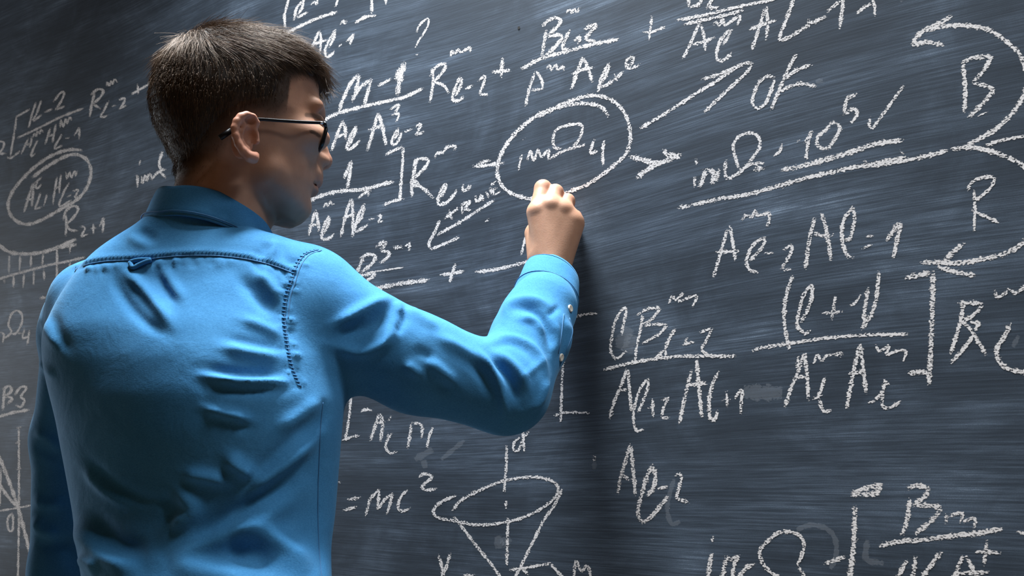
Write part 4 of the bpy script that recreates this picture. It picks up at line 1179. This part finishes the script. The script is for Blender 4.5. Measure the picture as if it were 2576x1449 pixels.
# --- eyeglasses
gl = empty('eyeglasses', tuple(H2W(hd2H(Lp(818, 340)))))
tag(gl, 'black rectangular eyeglasses worn on the face of the man', 'glasses')
def hw_(P): return H2W(hd2H(np.array(P)))
hinge = loc(812, 309, -.0725)
def rim_pt(side, a):
    # rounded rectangle in the lens plane, slightly wrapped and tilted
    w_, h_ = .0255, .0140; c, s = math.cos(a), math.sin(a); e = 2 / 4.2
    y = math.copysign(abs(c) ** e, c) * w_; z = math.copysign(abs(s) ** e, s) * h_
    yc = side * .0375 + y
    return np.array([hinge[0] + .006 - .9 * (yc / .0725) ** 2 * .001 + z * .18, yc, hinge[2] - .0128 + z])
for side in (-1, 1):
    A = np.linspace(0, 2 * math.pi, 41)
    P = [rim_pt(side, a) for a in A]; o = tube('rim', hw_(P), .0027, M['black'], gl, 8)
    cen = np.mean(P[:-1], 0); V = [cen + np.array([.0006, 0, 0])] + [p + np.array([.0006, 0, 0]) for p in P[:-1]] + [cen - np.array([.0006, 0, 0])] + [p - np.array([.0006, 0, 0]) for p in P[:-1]]
    Q = []
    for k in range(40):
        a, b = 1 + k, 1 + (k + 1) % 40; Q += [(0, a, b), (41, 41 + b, 41 + a), (a, 41 + a, 41 + b), (a, 41 + b, b)]
    link('lens', mesh('lens', hw_(V), Q), M['glass'], gl)
    sgn = side
    def mir(p): return np.array([p[0], abs(p[1]) * sgn, p[2]])
    T = [mir(loc(814, 309, -.0715)), mir(loc(760, 307, -.0775)), mir(loc(700, 303, -.0800)), mir(loc(645, 300, -.0815)), mir(loc(608, 307, -.0810)), mir(loc(585, 325, -.0795)), mir(loc(556, 345, -.0775))]
    o = tube('temple', hw_(crspline(np.array(T), .004)), .0021, M['black'], gl, 8, .55)
    tip = [mir(loc(582, 327, -.0795)), mir(loc(568, 337, -.0785)), mir(loc(553, 347, -.0770))]
    tube('temple_tip', hw_(tip), .0036, M['black'], gl, 8, .55)
    hg = [mir(loc(806, 309, -.0735)), mir(loc(818, 310, -.0700))]
    tube('hinge', hw_(hg), .0018, M['steel'], gl, 8, .6)
    ep = [mir(loc(816, 310, -.0715)), rim_pt(side, math.pi * .25 if side > 0 else math.pi * .75)]
    tube('end_piece', hw_(ep), .0026, M['black'], gl, 8)
br = [rim_pt(-1, .35), np.array([hinge[0] + .0085, 0, hinge[2] - .0075]), rim_pt(1, math.pi - .35)]
tube('bridge', hw_(crspline(np.array(br), .002)), .0020, M['black'], gl, 8)

# --- trousers and shoes (below the frame)
hipc = np.array([np.interp(tz[0] + .05, ZT, TR), np.interp(tz[0] + .05, ZT, TD), tz[0] + .03])
def trouser_sdf(P):
    d = ell(P, hipc + np.array([0, 0, -.03]), (.165, .125, .15), [list(-LT), list(FT), [0, 0, 1]])
    for s in (-1, 1):
        a = hipc + LT * (.085 * s) + np.array([0, 0, -.08]); k = hipc + LT * (.10 * s) + FT * .01; k[2] = FLOORZ + .50; f = hipc + LT * (.11 * s); f[2] = FLOORZ + .09
        d = smin(d, chain(P, [a, k, f], [.092, .070, .062], .03), .05)
    return np.maximum(d, FLOORZ + .05 - P[:, 2])
lo = hipc - np.array([.32, .28, 0]); hi = hipc + np.array([.32, .28, .16]); lo[2] = FLOORZ
TV, TQ = surfnet(trouser_sdf, lo, hi, .009)
link('trousers', fastmesh('trousers', H2W(TV), TQ), M['jeans'], person)
for s in (-1, 1):
    f = hipc + LT * (.11 * s); f[2] = FLOORZ
    def shoe_sdf(P):
        q = P - f; x = q @ LT; y = q @ FT - .06; z = q[:, 2]
        k = (np.abs(x / (.048 - .012 * np.clip(y / .15, -1, 1) ** 2)) ** 2.6 + np.abs(y / .145) ** 2.6 + np.abs((z - .02) / (.055 - .22 * np.clip(y, -.02, .12))) ** 2.6) ** (1 / 2.6)
        return np.maximum((k - 1) * .04, .0005 - z)
    XV, XQ = surfnet(shoe_sdf, f - np.array([.25, .25, .012]), f + np.array([.25, .25, .12]), .006)
    link('shoe', fastmesh('shoe', H2W(XV), XQ), M['leather'], person)
